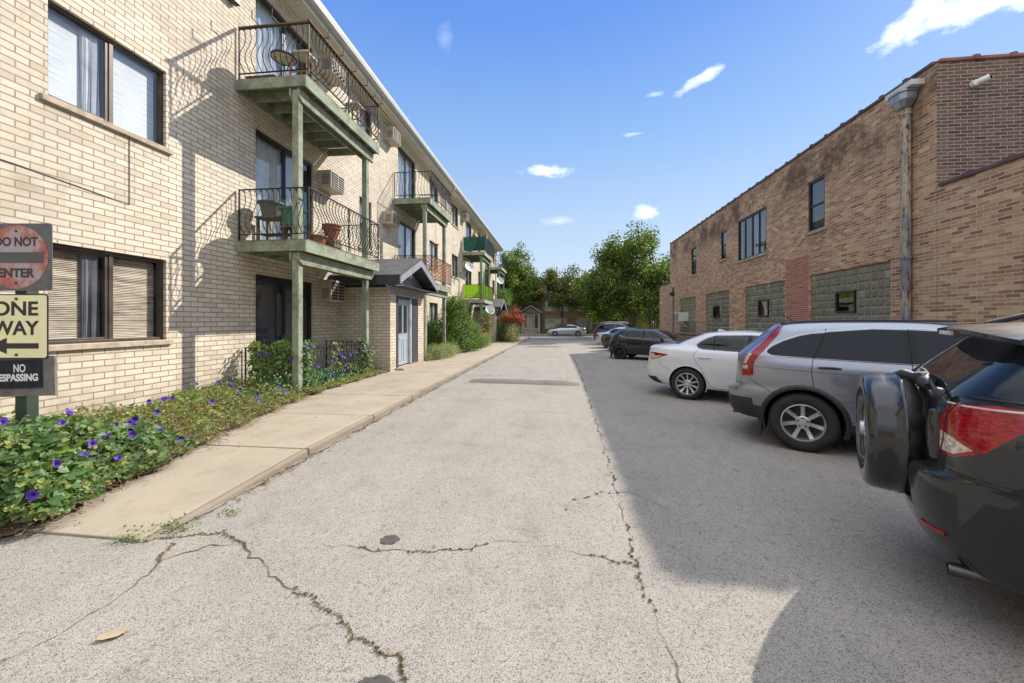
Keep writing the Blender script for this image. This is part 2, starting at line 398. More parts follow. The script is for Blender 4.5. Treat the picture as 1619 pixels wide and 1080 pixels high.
# ---- kerb + sidewalk along the apartment building
KX0,KX1=-3.055,-2.98
joints=[2.62,4.49,6.2,7.93,9.65,11.4,13.1,14.8,16.5,18.2,19.9,21.6,23.3,25,26.7,28.4,30.1,31.8,33.5,35.2,36.9,38.6,40.3,42,43.7]
sw=MB(); kb=MB()
r=random.Random(3)
for a,b in zip(joints[:-1],joints[1:]):
    z0=ground_z((a+b)/2)+.085+r.uniform(-.004,.004); e=.010
    xi=-5.35
    if a<3: 
        zf=.016; Q=[(-5.35,a+.02),(KX0-.008,a-.02),(KX0-.008,b-e),(xi,b-e)]; Zt=[zf,zf,z0,z0]; N_=[(q[0],q[1],z_) for q,z_ in zip(Q,Zt)]; B_=[(q[0],q[1],-.05) for q in Q]
        sw.face(N_); sw.face(B_[::-1])
        for i in range(4): sw.face([B_[i],B_[(i+1)%4],N_[(i+1)%4],N_[i]])
        Q=[(KX0,a-.02),(KX1,a-.02),(KX1,b-e),(KX0,b-e)]; Zt=[zf-.004,.006,z0+.004,z0+.004]; N_=[(q[0],q[1],z_) for q,z_ in zip(Q,Zt)]; B_=[(q[0],q[1],-.05) for q in Q]
        kb.face(N_); kb.face(B_[::-1])
        for i in range(4): kb.face([B_[i],B_[(i+1)%4],N_[(i+1)%4],N_[i]])
        continue
    else: sw.box(xi,KX0-.008,a+e,b-e,z0-.14,z0)
    zk=z0+.004
    kb.box(KX0,KX1,a+e*.7,b-e*.7,z0-.25,zk)
tag(sw.build('sidewalk',CONC,bevel=.008),kind='structure')
tag(kb.build('kerb',KERB,bevel=.022),kind='structure')
jn=MB(); 
for (a,b) in ((4.3,12),(12,24),(24,34),(34,43.6)): jn.face([(-5.3,a,ground_z(a)+.05),(KX1-.01,a,ground_z(a)+.05),(KX1-.01,b,ground_z(b)+.05),(-5.3,b,ground_z(b)+.05)])
tag(jn.build('joint_filler',SOIL),kind='structure')
# soil bed between wall and sidewalk (irregular near edge spilling over the walk)
bed=MB(); ys=[2.05+.25*i for i in range(168)]
def bedx(y):
    if y<6.6: x=-3.98-.95*min(1,max(0,(y-2.6)/4.0))**1.0 if y>2.6 else -3.98-(2.6-y)*1.1
    else: x=-4.93-.2*min(1,(y-6.6)/1.0)
    return x+.05*math.sin(y*7.3)+.04*math.sin(y*17.1)
P0=[];P1=[];P2=[]
for y in ys:
    z=ground_z(y); P0.append((-6.9,y,z+.20)); P1.append((bedx(y)-.25,y,z+.165)); P2.append((bedx(y),y,z+.109 if y>2.62 else z+.02))
for i in range(len(ys)-1):
    bed.face([P0[i],P1[i],P1[i+1],P0[i+1]]); bed.face([P1[i],P2[i],P2[i+1],P1[i+1]])
bed.face([(-6.9,2.05,.2),(-6.9,1.9,0),(P1[0][0],1.9,0),P1[0]]); bed.face([P1[0],(P1[0][0],1.9,0),(P2[0][0],1.95,0.0),P2[0]])
tag(bed.build('planting_soil',SOIL,smooth=True),kind='structure')
# ---- cracks: thin irregular dark strips with dry moss in them
CRACK=M('crack_dark',(.13,.10,.07),.95,var=.4,scale=40,bump=.6)
MOSS=M('crack_moss',(.24,.185,.08),.95,var=.5,scale=30,bump=.9,bscale=90)
def crack(pts,w,seed,moss=.4,lift=.004):
    r=random.Random(seed); P=[Vector((p[0],p[1],0)) for p in pts]; Q=[]
    for a,b in zip(P[:-1],P[1:]):
        n=max(2,int((b-a).length/.035)); d=(b-a).normalized(); sd=Vector((-d.y,d.x,0))
        for i in range(n): wob=r.gauss(0,.005)+.016*math.sin((i+len(Q))*.23+seed*2)+.008*math.sin((i+len(Q))*.71+seed); Q.append(a+(b-a)*i/n+sd*wob*min(1,(i+1)/4))
    Q.append(P[-1]); m=MB(); ms=MB(); prev=None
    for i,q in enumerate(Q):
        d=(Q[min(i+1,len(Q)-1)]-Q[max(i-1,0)]).normalized(); sd=Vector((-d.y,d.x,0))
        t=min(1,min(i,len(Q)-1-i)/6+.12); ww=w*t*(.25+1.0*abs(math.sin(i*.21+seed)*math.sin(i*.057+2*seed)))*r.uniform(.5,1.4)
        z=ground_z(q.y)+lift; a=q+sd*ww/2; b=q-sd*ww/2; a.z=b.z=z
        if prev: m.face([prev[1],prev[0],a,b])
        prev=(a,b)
        ms_on=math.sin(i*.13+seed)*.5+.5
        if r.random()<moss and ms_on>.35:
            for _ in range(9):
                c=q+Vector((r.gauss(0,w*.9),r.gauss(0,w*.9),z)); s_=r.uniform(.004,.016); h=r.uniform(.003,.012); a0=r.uniform(0,PI)
                dx=Vector((math.cos(a0),math.sin(a0),0))*s_
                ms.face([c-dx,c+dx,c+Vector((r.uniform(-.006,.006),r.uniform(-.006,.006),h))])
    return m,ms
CR=MB(); MS=MB()
def addc(*a,**k):
    m,ms=crack(*a,**k)
    for src,dst in ((m,CR),(ms,MS)):
        o=len(dst.v); dst.v+=src.v; dst.f+=[tuple(i+o for i in f) for f in src.f]; dst.uv+=src.uv
addc([(-4.4,2.66),(-4.06,2.66),(-3.11,2.58),(-2.9,2.66),(-2.56,2.76)],.010,1,.95)
addc([(-2.56,2.80),(-2.02,2.50),(-1.71,2.30),(-1.29,2.10),(-.99,1.93),(-.74,1.84),(-.6,1.6)],.010,2,.99)
addc([(-2.62,1.5),(-2.55,1.78),(-2.60,2.26),(-2.79,2.62)],.010,3,.6)
addc([(-2.66,2.4),(-2.5,2.62),(-2.2,2.66)],.012,4,.3)
addc([(-1.76,2.73),(-1.26,2.68),(-.72,2.75),(-.38,2.91),(-.05,2.88),(.34,2.77),(.51,2.71)],.009,5,.55)
addc([(.07,3.3),(.10,3.59),(.41,3.85),(.7,3.86),(1.0,3.49)],.006,6,.3)
addc([(.72,19.8),(.70,14),(.66,10),(.63,7.8),(.60,5.8),(.575,4.7),(.55,3.5),(.52,2.7),(.53,2.2),(.54,1.9),(.55,1.3)],.006,8,.5)
addc([(-2.95,2.7),(-2.94,4),(-2.94,8),(-2.94,14),(-2.94,22)],.045,9,.55)
addc([(-2.9,11.6),(-1.2,11.8),(.6,11.3)],.012,10,.1); addc([(-2.9,18.1),(-.6,18.4),(.7,17.9)],.02,11,.1)
tag(CR.build('road_cracks',CRACK),kind='structure'); tag(MS.build('crack_moss',MOSS),'dry brown moss growing along the cracks in the alley','moss',kind='stuff')
# ================================================================ facade helpers
class Fr:
    """wall frame: s along the wall, d outward, z up"""
    def __init__(s,x,y,dx,dy,nx,ny): s.p=(x,y); s.dv=(dx,dy); s.nv=(nx,ny)
    def T(s,a,d,z): return (s.p[0]+s.dv[0]*a+s.nv[0]*d, s.p[1]+s.dv[1]*a+s.nv[1]*d, z)
    def box(s,mb,a0,a1,d0,d1,z0,z1,uv=False):
        p=s.T(a0,d0,z0); q=s.T(a1,d1,z1)
        mb.box(min(p[0],q[0]),max(p[0],q[0]),min(p[1],q[1]),max(p[1],q[1]),z0,z1,uv); return mb
def wall(mb,F,a0,a1,z0,z1,ops,depth=.12,d=0,u0=0):
    A=sorted({a0,a1,*[v for o in ops for v in o[:2] if a0<v<a1]}); Z=sorted({z0,z1,*[v for o in ops for v in o[2:4] if z0<v<z1]})
    for i in range(len(A)-1):
        for j in range(len(Z)-1):
            ca=(A[i]+A[i+1])/2; cz=(Z[j]+Z[j+1])/2
            if any(o[0]<ca<o[1] and o[2]<cz<o[3] for o in ops): continue
            q=[(A[i],Z[j]),(A[i+1],Z[j]),(A[i+1],Z[j+1]),(A[i],Z[j+1])]
            mb.face([F.T(a,d,z) for a,z in q],[(a+u0,z) for a,z in q])
    for o in ops:
        a,b,c,e=o[:4]; k=-depth
        for (p,q) in (((a,c),(a,e)),((b,e),(b,c)),((a,e),(b,e)),((b,c),(a,c))):
            uv=[(p[0]+u0,p[1]),(q[0]+u0,q[1]),(q[0]+u0+(depth if p[0]==q[0] else 0),q[1]+(depth if p[1]==q[1] else 0)),(p[0]+u0+(depth if p[0]==q[0] else 0),p[1]+(depth if p[1]==q[1] else 0))]
            mb.face([F.T(p[0],d,p[1]),F.T(q[0],d,q[1]),F.T(q[0],d+k,q[1]),F.T(p[0],d+k,p[1])],uv)
def glass_mat(name,tint,refl,rough=.02,body=.0):
    s=N(name); s.t.nodes.remove(s.b)
    tr=s.n('ShaderNodeBsdfTransparent'); tr.inputs[0].default_value=tint+(1,)
    gl=s.n('ShaderNodeBsdfGlossy'); gl.inputs['Roughness'].default_value=rough; gl.inputs[0].default_value=(.95,.97,1,1)
    fr=s.n('ShaderNodeFresnel'); fr.inputs['IOR'].default_value=1.45
    f=s.math('ADD',s.math('MULTIPLY',fr.outputs[0],1.15),refl,clamp=True); gm=s.n('ShaderNodeNewGeometry'); f=s.math('MULTIPLY',f,s.math('SUBTRACT',1.0,gm.outputs['Backfacing']))
    # old float glass is never quite flat
    v=s.wpos(); bp=s.n('ShaderNodeBump'); bp.inputs['Strength'].default_value=.12; bp.inputs['Distance'].default_value=.02
    s.l(s.noise(v,1.6,2,.5),bp.inputs['Height']); s.l(bp.outputs[0],gl.inputs['Normal'])
    mx=s.n('ShaderNodeMixShader'); s.l(f,mx.inputs[0]); s.l(tr.outputs[0],mx.inputs[1]); s.l(gl.outputs[0],mx.inputs[2]); s.l(mx.outputs[0],s.out.inputs[0])
    MC[name]=s.m; return s.m
GLASS=glass_mat('window_glass',(.88,.92,.94),.07)
GLASSD=glass_mat('window_glass_dark',(.55,.58,.6),.06)
FRAME=M('bronze_frame',(.075,.058,.045),.45,metal=.3,var=.3)
BLACKF=M('black_frame',(.018,.018,.02),.4,var=.3)
WHITEF=M('white_frame',(.72,.72,.70),.5,var=.1)
SILL=M('limestone_sill',(.44,.36,.265),.85,var=.25,scale=6,bump=.5)
BLIND=M('blind_slat',(.80,.77,.75),.55,var=.06); BLINDW=M('blind_slat_warm',(.55,.42,.29),.55,var=.4,scale=2.2,stretch=(1,1,9))
CURT=M('curtain_cloth',(.55,.54,.54),.9,var=.15,scale=4); CURTD=M('curtain_cloth_dark',(.16,.16,.175),.9,var=.2)
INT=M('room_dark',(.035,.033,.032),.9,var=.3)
def window(par,F,a0,a1,z0,z1,kind='slide',inset=.09,blind=None,sill=True,frame=FRAME,glass=GLASS,fw=.045,mull=None,siller=SILL,drop=1.0):
    g=MB(); q_=[F.T(a0+.02,-inset-.01,z0+.02),F.T(a1-.02,-inset-.01,z0+.02),F.T(a1-.02,-inset-.01,z1-.02),F.T(a0+.02,-inset-.01,z1-.02)]
    n_=(Vector(q_[1])-Vector(q_[0])).cross(Vector(q_[2])-Vector(q_[0]))
    if n_.dot(Vector((F.nv[0],F.nv[1],0)))<0: q_=q_[::-1]
    g.face(q_,[(0,0),(1,0),(1,1),(0,1)])
    w=g.build('window',glass,par)
    f=MB(); d0,d1=-inset-.05,-inset+.03
    F.box(f,a0,a0+fw,d0,d1,z0,z1); F.box(f,a1-fw,a1,d0,d1,z0,z1)
    F.box(f,a0+fw,a1-fw,d0,d1-.002,z1-fw*1.3,z1); F.box(f,a0+fw,a1-fw,d0,d1-.002,z0,z0+fw)
    am=(a0+a1)/2 if mull is None else mull
    if kind=='slide':
        F.box(f,am-.03,am+.03,d0,d1-.012,z0+fw,z1-fw*1.3)
        F.box(f,am-.075,am-.03,d0,d1-.026,z0+fw,z1-fw*1.3)
        for zz in (z0+fw,z1-fw*1.3-.03): F.box(f,a0+fw,am-.075,d0,d1-.028,zz,zz+.03)
    elif kind=='hung':
        zm=(z0+z1)/2; F.box(f,a0+fw,a1-fw,d0,d1-.012,zm-.025,zm+.03)
    elif kind=='triple':
        for q in (.27,.5,.76): m=a0+(a1-a0)*q; F.box(f,m-.025,m+.025,d0,d1-.012,z0+fw,z1-fw*1.3)
    f.build('frame',frame,w,bevel=.004)
    if sill:
        k=MB(); F.box(k,a0-.09,a1+.09,-.10,.055,z0-.085,z0-.002); k.build('sill',siller,w,bevel=.008)
    if blind:
        m=MB(); r=random.Random(int(a0*91+z0*7)); mat=blind[1]
        if blind[0]=='slats':
            spans=[(a0+.06,am-.09),(am+.04,a1-.06)] if kind=='slide' else [(a0+.06,a1-.06)]
            for (p,q) in spans:
                n=int((z1-z0-.1)*drop/.026)
                for i in range(n):
                    zz=z1-.08-i*.026; sg=.0015*math.sin(i*1.7)+r.uniform(-.002,.002); ow=(mat is BLINDW)
                    A=Vector(F.T(p,-inset-.10,zz+sg)); B=Vector(F.T(q,-inset-.10,zz-sg))
                    dn=Vector((F.nv[0],F.nv[1],0))*(.007+r.uniform(-.003,.003) if ow else .004); up=Vector((0,0,.0105 if ow else .0138))
                    m.face([A-dn+up,B-dn+up,B+dn-up,A+dn-up])
        else:
            p,q=blind[2] if len(blind)>2 else (a0+.05,a1-.05)
            n=max(6,int((q-p)/.025)); pts=[]
            for i in range(n+1):
                a=p+(q-p)*i/n; pts.append((a,-inset-.12+.028*math.sin(a*41+math.sin(a*7)*2)))
            for i in range(n):
                (a,d),(b,e)=pts[i],pts[i+1]
                m.face([F.T(a,d,z0+.04),F.T(b,e,z0+.04),F.T(b,e,z1-.05),F.T(a,d,z1-.05)])
        m.build('blind' if blind[0]=='slats' else 'curtain',mat,w,smooth=blind[0]!='slats')
        if blind[0]=='slats' and kind=='slide':      # drapes bunched between the two panes, behind the slats
            m=MB(); p,q=am-.34,am-.10; n=14
            for i in range(n):
                a=p+(q-p)*i/n; b=p+(q-p)*(i+1)/n; da=-inset-.075+.018*math.sin(i*1.9); db=-inset-.075+.018*math.sin((i+1)*1.9)
                m.face([F.T(a,da,z0+.05),F.T(b,db,z0+.05),F.T(b-.05*math.sin(i),db,z1-.06),F.T(a-.05*math.sin(i-1),da,z1-.06)])
            m.build('curtain',CURT if mat is not BLINDW else CURTD,w,smooth=True)
    return w

# ================================================================ LEFT APARTMENT BUILDING
FL=Fr(-6.8,0,0,1,1,0)
apt=thing('apartment_building','three storey cream brick apartment building with a white gutter along the alley','building',(0,0,0))
ops=[];wins=[]
def add(a0,a1,z0,z1,**k): ops.append((a0,a1,z0,z1)); wins.append((a0,a1,z0,z1,k))
Z1,Z2,Z3=2.69,6.0,9.28
bs=('slats',BLIND)
add(4.60,6.23,1.30,2.69,blind=('slats',BLINDW),mull=5.42,drop=1)
add(4.60,6.23,4.64,5.98,blind=bs,mull=5.42)
add(4.60,6.23,7.95,9.30,blind=bs,mull=5.42)
add(1.2,2.9,1.30,2.69,blind=bs); add(1.2,2.9,4.64,5.98,blind=bs)
def doors(a0,a1,cur=True):
    for i,(zb,zt) in enumerate(((.32,2.70),(3.36,6.02),(6.80,9.22))):
        c=CURTD if i==0 else CURT
        add(a0,a1,zb,zt,blind=('curtain',c,(a0+.06,a0+(a1-a0)*(.92 if i<2 else .8))),sill=False,fw=.07,frame=BLACKF,glass=GLASSD if i==0 else GLASS)
def smalls(a0,a1,zs=((1.15,2.63),(4.42,5.95),(7.75,9.30))):
    for (b,t) in zs: add(a0,a1,b,t,blind=('curtain',CURT))
def half(o):     # one repeat of the facade (mirrored pair of flats either side of a stair hall)
    pass
doors(8.30,10.45); 
add(13.05,13.95,4.22,5.95,kind='hung',blind=('curtain',CURT)); add(13.05,13.95,7.55,9.25,kind='hung',blind=('curtain',CURT))
doors(16.4,18.5)
for b,t in ((1.12,2.63),(4.5,5.98),(7.9,9.35)): add(20.6,22.1,b,t,blind=('curtain',CURT))
for b,t in ((1.12,2.63),(4.55,6.02),(7.95,9.38)): add(25.1,26.75,b,t,blind=('curtain',CURT))
doors(28.9,31.0)
add(33.7,34.6,4.22,5.95,kind='hung'); add(33.7,34.6,7.55,9.25,kind='hung')
doors(37.0,39.1)
for b,t in ((1.12,2.63),(4.5,5.98),(7.9,9.35)): add(41.2,42.7,b,t,blind=('curtain',CURT))
w=MB()
Y0,Y1=-3.0,44.3; TOP=9.52
wall(w,FL,Y0,Y1,-.3,TOP,ops,depth=.14)
FE=Fr(-6.8,Y1,-1,0,0,1); wall(w,FE,0,14,-.3,TOP,[(2,3.5,4.6,6),(2,3.5,8,9.3),(6,7.5,4.6,6),(6,7.5,8,9.3)],depth=.1)
FS=Fr(-20.8,Y0,1,0,0,-1); wall(w,FS,0,14,-.3,TOP,[])
FB=Fr(-20.8,Y0,0,1,-1,0); wall(w,FB,0,Y1-Y0,-.3,TOP,[])
w.build('wall',CREAM,apt)
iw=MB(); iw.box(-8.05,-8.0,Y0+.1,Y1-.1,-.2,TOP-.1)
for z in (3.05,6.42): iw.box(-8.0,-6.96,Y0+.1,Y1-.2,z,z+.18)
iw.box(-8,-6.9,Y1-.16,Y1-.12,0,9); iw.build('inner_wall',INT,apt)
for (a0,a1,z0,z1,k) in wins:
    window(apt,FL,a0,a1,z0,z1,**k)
# roof, soffit, gutter
ROOF=M('roof_felt',(.12,.11,.10),.9); SOF=M('soffit_vinyl',(.60,.56,.46),.6,var=.06)
rf=MB(); rf.box(-21.4,-6.22,Y0-.5,Y1+.5,9.72,9.86); rf.build('roof',ROOF,apt)
sf=MB(); y=Y0-.45
while y<Y1+.45: sf.box(-6.795,-6.26,y,y+.145,9.525,9.54); y+=.15
sf.box(-6.79,-6.25,Y0-.45,Y1+.45,9.542,9.56); sf.box(-6.80,-6.72,Y0,Y1,9.44,9.523)
sf.build('soffit',SOF,apt)
GUT=M('gutter_white',(.47,.46,.43),.45,var=.08)
gt=MB()
prof=[(-6.26,9.52),(-6.26,9.84),(-6.245,9.84),(-6.245,9.66),(-6.16,9.66),(-6.10,9.70),(-6.085,9.80),(-6.085,9.86),(-6.07,9.86),(-6.07,9.79),(-6.09,9.68),(-6.15,9.635),(-6.245,9.635),(-6.245,9.52)]
gt.prism(prof,lambda p,d:(p[0],Y0-.5+d,p[1]),Y1-Y0+1.0)
gt.build('gutter',GUT,apt)
DSP=M('downspout_tan',(.52,.47,.38),.5,var=.15)
ds=MB()
def spout(mb,y,zt):
    mb.tube([(-6.14,y,9.66),(-6.14,y,9.55),(-6.72,y+.02,9.25),(-6.74,y+.02,zt)],.045,8)
    for z in (7.5,4.9,2.2): mb.box(-6.80,-6.69,y-.05,y+.09,z,z+.03)
spout(ds,23.4,.2); ds.build('downspout',DSP,apt,smooth=True)
ds=MB(); spout(ds,42.95,.2); ds.build('downspout',DSP,apt,smooth=True)
ds=MB(); ds.tube([(-5.26,15.42,2.7),(-5.26,15.42,.12)],.035,8); ds.tube([(-5.32,15.42,2.2),(-5.2,15.42,2.2)],.02,6)
tag(ds.build('drain_pipe',DSP,smooth=True),'thin pale drain pipe beside the near grey entrance door','pipe')
# thin cable stapled to the wall
CAB=M('cable_dark',(.10,.08,.07),.6)
cb=MB(); cb.tube([(-6.79,5.62,4.55),(-6.79,5.62,3.48),(-6.79,5.2,3.52),(-6.79,4.3,3.60),(-6.79,2.5,3.7)],.006,5); tag(cb.build('wall_cable',CAB),'thin cable stapled across the cream brick under the upper near window','cable')

# ---------------------------------------------------------------- entrance vestibules
SH=None
def shingle():
    s=N('roof_shingle'); uv=s.co('UV'); b=s.n('ShaderNodeTexBrick'); b.inputs['Scale'].default_value=1; b.inputs['Brick Width'].default_value=.24; b.inputs['Row Height'].default_value=.12
    b.inputs['Mortar Size'].default_value=.006; b.inputs['Color1'].default_value=(.05,.045,.042,1); b.inputs['Color2'].default_value=(.17,.155,.145,1); b.inputs['Mortar'].default_value=(.02,.02,.02,1); s.l(uv,b.inputs['Vector'])
    c=s.mix(.5,b.outputs['Color'],s.ramp(s.noise(uv,60,3,.6),[(.3,.03),(.7,.2)])); s.set(Base_Color=c,Roughness=.9)
    s.bump(s.math('ADD',b.outputs['Color'],s.noise(uv,90,2,.5)),.7,.01); return s.m
SHING=shingle()
TRIM=M('grey_trim_paint',(.25,.255,.285),.5,var=.1); TRIMD=M('dark_grey_trim',(.045,.047,.058),.5,var=.15)
DOORM=M('door_grey_paint',(.36,.40,.46),.4,var=.06,bump=.05); METAL=M('handle_brass',(.25,.2,.13),.35,metal=.9)
LAMPG=M('lamp_glass',(.65,.66,.6),.15,var=.1)
def vestibule(yc,z0,label,near):
    y0,y1=yc-1.55,yc+1.85; xf=-5.10
    t=thing('entrance_vestibule',label,'entrance porch',(-5.95,yc,z0))
    zb=-.15; F1=Fr(xf+5.95,0,0,1,1,0); m=MB(); HT=2.66
    dy0,dy1=-.85,1.15; o=(dy0,dy1,.12,2.42)
    wall(m,F1,-1.30,1.75,zb,HT,[o],depth=.16)
    Fa=Fr(-.85,-1.30,1,0,0,-1); wall(m,Fa,0,.85+.85,zb,HT,[]); Fb=Fr(.85,1.75,-1,0,0,1); wall(m,Fb,0,1.7,zb,HT,[])
    m.build('wall',CREAM,t)
    # roof (gable facing the alley, ridge runs away from the alley)
    xe=1.38; ym=.0; ridge=3.72; eave=2.97; ya,yb=-1.80,1.86
    r=MB()
    for (ye) in (ya,yb):
        for (dz,flip) in ((0,0),(-.05,1)):
            q=[(-.9,ye,eave+dz),(xe,ye,eave+dz),(xe,ym,ridge+dz),(-.9,ym,ridge+dz)]
            u=[(p[0],math.hypot(p[1]-ym,p[2]-ridge)) for p in q]
            r.face(q if not flip else q[::-1],u if not flip else u[::-1])
    for ye in (ya,yb): r.face([(-.9,ye,eave),(xe,ye,eave),(xe,ye,eave-.05),(-.9,ye,eave-.05)],[(0,0)]*4)
    r.face([(xe,ya,eave),(xe,ym,ridge),(xe,yb,eave),(xe,yb,eave-.05),(xe,ym,ridge-.05),(xe,ya,eave-.05)],[(0,0)]*6)
    r.build('roof',SHING,t)
    f=MB()   # fascia along eaves and rake boards
    for ye,sg in ((ya,-1),(yb,1)):
        f=MB(); f.box(-.9,xe-.03,min(ye,ye+sg*.03),max(ye,ye+sg*.03),eave-.26,eave-.052); f.build('fascia',TRIMD,t)
    s_=MB(); s_.box(-.9,xe-.05,ya+.002,-1.302,eave-.262,eave-.24); s_.box(-.9,xe-.05,1.752,yb-.002,eave-.262,eave-.24)
    s_.box(.852,xe-.05,-1.30,1.75,HT+.005,HT+.03); s_.build('soffit',TRIMD,t)
    g=MB()
    def rake(ye,sg):
        a=(ye,eave); b=(ym,ridge); th=.20
        g.prism([(a[0],a[1]-.06),(b[0],b[1]-.06),(b[0],b[1]-.06-th*1.1),(a[0],a[1]-.06-th)],lambda p,d:(xe-.035+d,p[0],p[1]),.04)
    rake(ya,1); rake(yb,-1); 
    g.build('rake_board',TRIM,t)
    h=MB()  # gable face set back, with the band over the door
    h.prism([(-1.30,2.68),(1.75,2.68),(1.75,2.78),(ym,3.48),(-1.30,2.85)],lambda p,d:(.82+d,p[0],p[1]),.04)
    h.build('gable_panel',TRIM,t)
    b=MB(); b.prism([(ya+.05,2.70),(yb-.05,2.70),(1.55,2.44),(-1.28,2.44)],lambda p,d:(.875+d,p[0],p[1]),.035)
    b.build('door_header',TRIM,t,bevel=.004)
    # door in its frame
    fm=MB(); F=F1
    F.box(fm,dy0,dy0+.14,-.14,.02,.12,2.42); F.box(fm,dy1-.72,dy1,-.14,-.02,.12,2.42); F.box(fm,dy0+.14,dy1-.72,-.14,.0,2.34,2.42)
    fm.build('door_frame',TRIMD,t,bevel=.004)
    lt=MB(); F.box(lt,dy1-.79,dy1-.70,-.10,.015,.14,2.40); lt.build('door_jamb',M('jamb_grey',(.5,.52,.55),.5),t,bevel=.003)
    d=MB(); a0,a1=dy0+.145,dy1-.795
    F.box(d,a0,a1,-.12,-.07,.16,2.335)
    W_=a1-a0
    for (p,q) in ((.14,.44),(.56,.86)):
        for (u,v) in ((.28,.98),):
            s0,s1=a0+W_*p,a0+W_*q
            F.box(d,s0,s1,-.069,-.060,u,u+.015); F.box(d,s0,s1,-.069,-.060,v,v+.015); F.box(d,s0,s0+.015,-.069,-.060,u+.016,v-.001); F.box(d,s1-.015,s1,-.069,-.060,u+.016,v-.001)
            F.box(d,s0+.035,s1-.035,-.068,-.062,u+.05,v-.035)
        F.box(d,a0+W_*p-.02,a0+W_*p,-.069,-.055,1.20,2.12); F.box(d,a0+W_*q,a0+W_*q+.02,-.069,-.055,1.20,2.12)
        F.box(d,a0+W_*p-.02,a0+W_*q+.02,-.069,-.055,2.12,2.14); F.box(d,a0+W_*p-.02,a0+W_*q+.02,-.069,-.055,1.18,1.20)
    dd=d.build('door',DOORM,t,bevel=.003)
    gl=MB()
    for (p,q) in ((.14,.44),(.56,.86)): F.box(gl,a0+W_*p+.001,a0+W_*q-.001,-.068,-.060,1.201,2.119)
    gl.build('door_glass',GLASSD,dd)
    hd=MB(); c=F.T(a0+.07,-.05,1.02); hd.lathe([(.03,-.02),(.03,0),(.012,.01),(.012,.04)],c,(1,0,0),12); hd.bar((c[0]+.04,c[1],c[2]),(c[0]+.04,c[1]+.10,c[2]-.005),.018,.018); hd.lathe([(.028,-.02),(.028,.01),(.0,.015)],F.T(a0+.07,-.055,1.20),(1,0,0),12)
    hd.build('handle',METAL,dd,smooth=True)
    st=MB(); st.box(.85,1.12,dy0-.08,dy1+.1,-.12,.115); st.build('step',CONC,t,bevel=.015)
    lp=MB(); lp.lathe([(.0,0),(.05,.0),(.055,.03),(.06,.16),(.045,.18),(0,.2)],(1.0,ym-.02,3.05),(0,0,1),8); lp.build('wall_lamp',LAMPG,t,smooth=True)
    lb=MB(); lb.box(.862,.90,ym-.07,ym+.03,3.02,3.28); lb.bar((.88,ym-.02,3.24),(1.0,ym-.02,3.26),.03,.03); lb.build('lamp_bracket',M('lamp_black',(.03,.03,.03),.5),t)
    return t
vestibule(13.0,.02,'near brick entrance porch with a shingled gable roof and pale grey door','near')
vestibule(33.8,-.17,'far brick entrance porch with a small gable roof beside the red maple','far')

# ---------------------------------------------------------------- balconies
def wood(name,col,dirt):
    s=N(name); v=s.co('Object',(1,1,.12)); v2=s.co('Object',(1,.12,1)); w=s.wpos()
    a=s.noise(v2,22,5,.65); b=s.noise(w,3.0,6,.7)
    c=s.mix(s.ramp(a,[(.35,0.),(.7,.55)]),col,tuple(x*.62 for x in col)); c=s.mix(s.ramp(b,[(.44,0.),(.64,.80)]),c,dirt); c=s.mix(s.ramp(s.noise(v,55,4,.7),[(.58,0.),(.70,.5)]),c,tuple(x*.55 for x in dirt))
    c=s.mix(s.ramp(s.noise(w,14,4,.7),[(.6,0.),(.75,.35)]),c,tuple(min(1,x*1.35) for x in col))
    s.set(Base_Color=c,Roughness=.85,Specular_IOR_Level=.25); s.bump(a,.5,.004); MC[name]=s.m; return s.m
GWOOD=wood('weathered_green_wood',(.32,.36,.255),(.15,.135,.10)); GWOOD2=wood('weathered_green_deck',(.20,.235,.16),(.10,.085,.06))
PWOOD=wood('pale_green_wood',(.33,.41,.30),(.20,.21,.16)); BGREEN=wood('bright_green_wood',(.17,.31,.17),(.10,.14,.08)); BEIGE=wood('beige_board',(.42,.40,.31),(.22,.2,.15))
IRON=M('wrought_iron',(.022,.02,.019),.55,metal=.3,var=.4); RAILW=wood('rail_wood',(.24,.15,.08),(.12,.09,.06))
XW=-6.8; XD=-5.2
def belly(mb,base,top,out,depth=.155,scroll=True,r=.009):
    """bow-fronted baluster from base to top, bulging towards out"""
    b=Vector(base); t=Vector(top); o=Vector(out); H=t.z-b.z; pts=[]
    prof=[(0,.0),(.07,.045),(.17,.088),(.28,.10),(.42,.075),(.56,.03),(.68,.0),(.80,-.012),(.90,.0),(1,.018)]
    for (h,d) in prof: pts.append(b+Vector((0,0,H*h))+o*d*depth/.10)
    if scroll:
        e=pts[-1]; pts[-1]=b+Vector((0,0,H*.97))+o*.012
        for k in range(5):
            a=PI*.5-k*PI*.38; pts.append(b+Vector((0,0,H*.955+.024*math.sin(a)))+o*(.012+.022+.022*math.cos(a) -.0))
    mb.tube(pts,r,4)
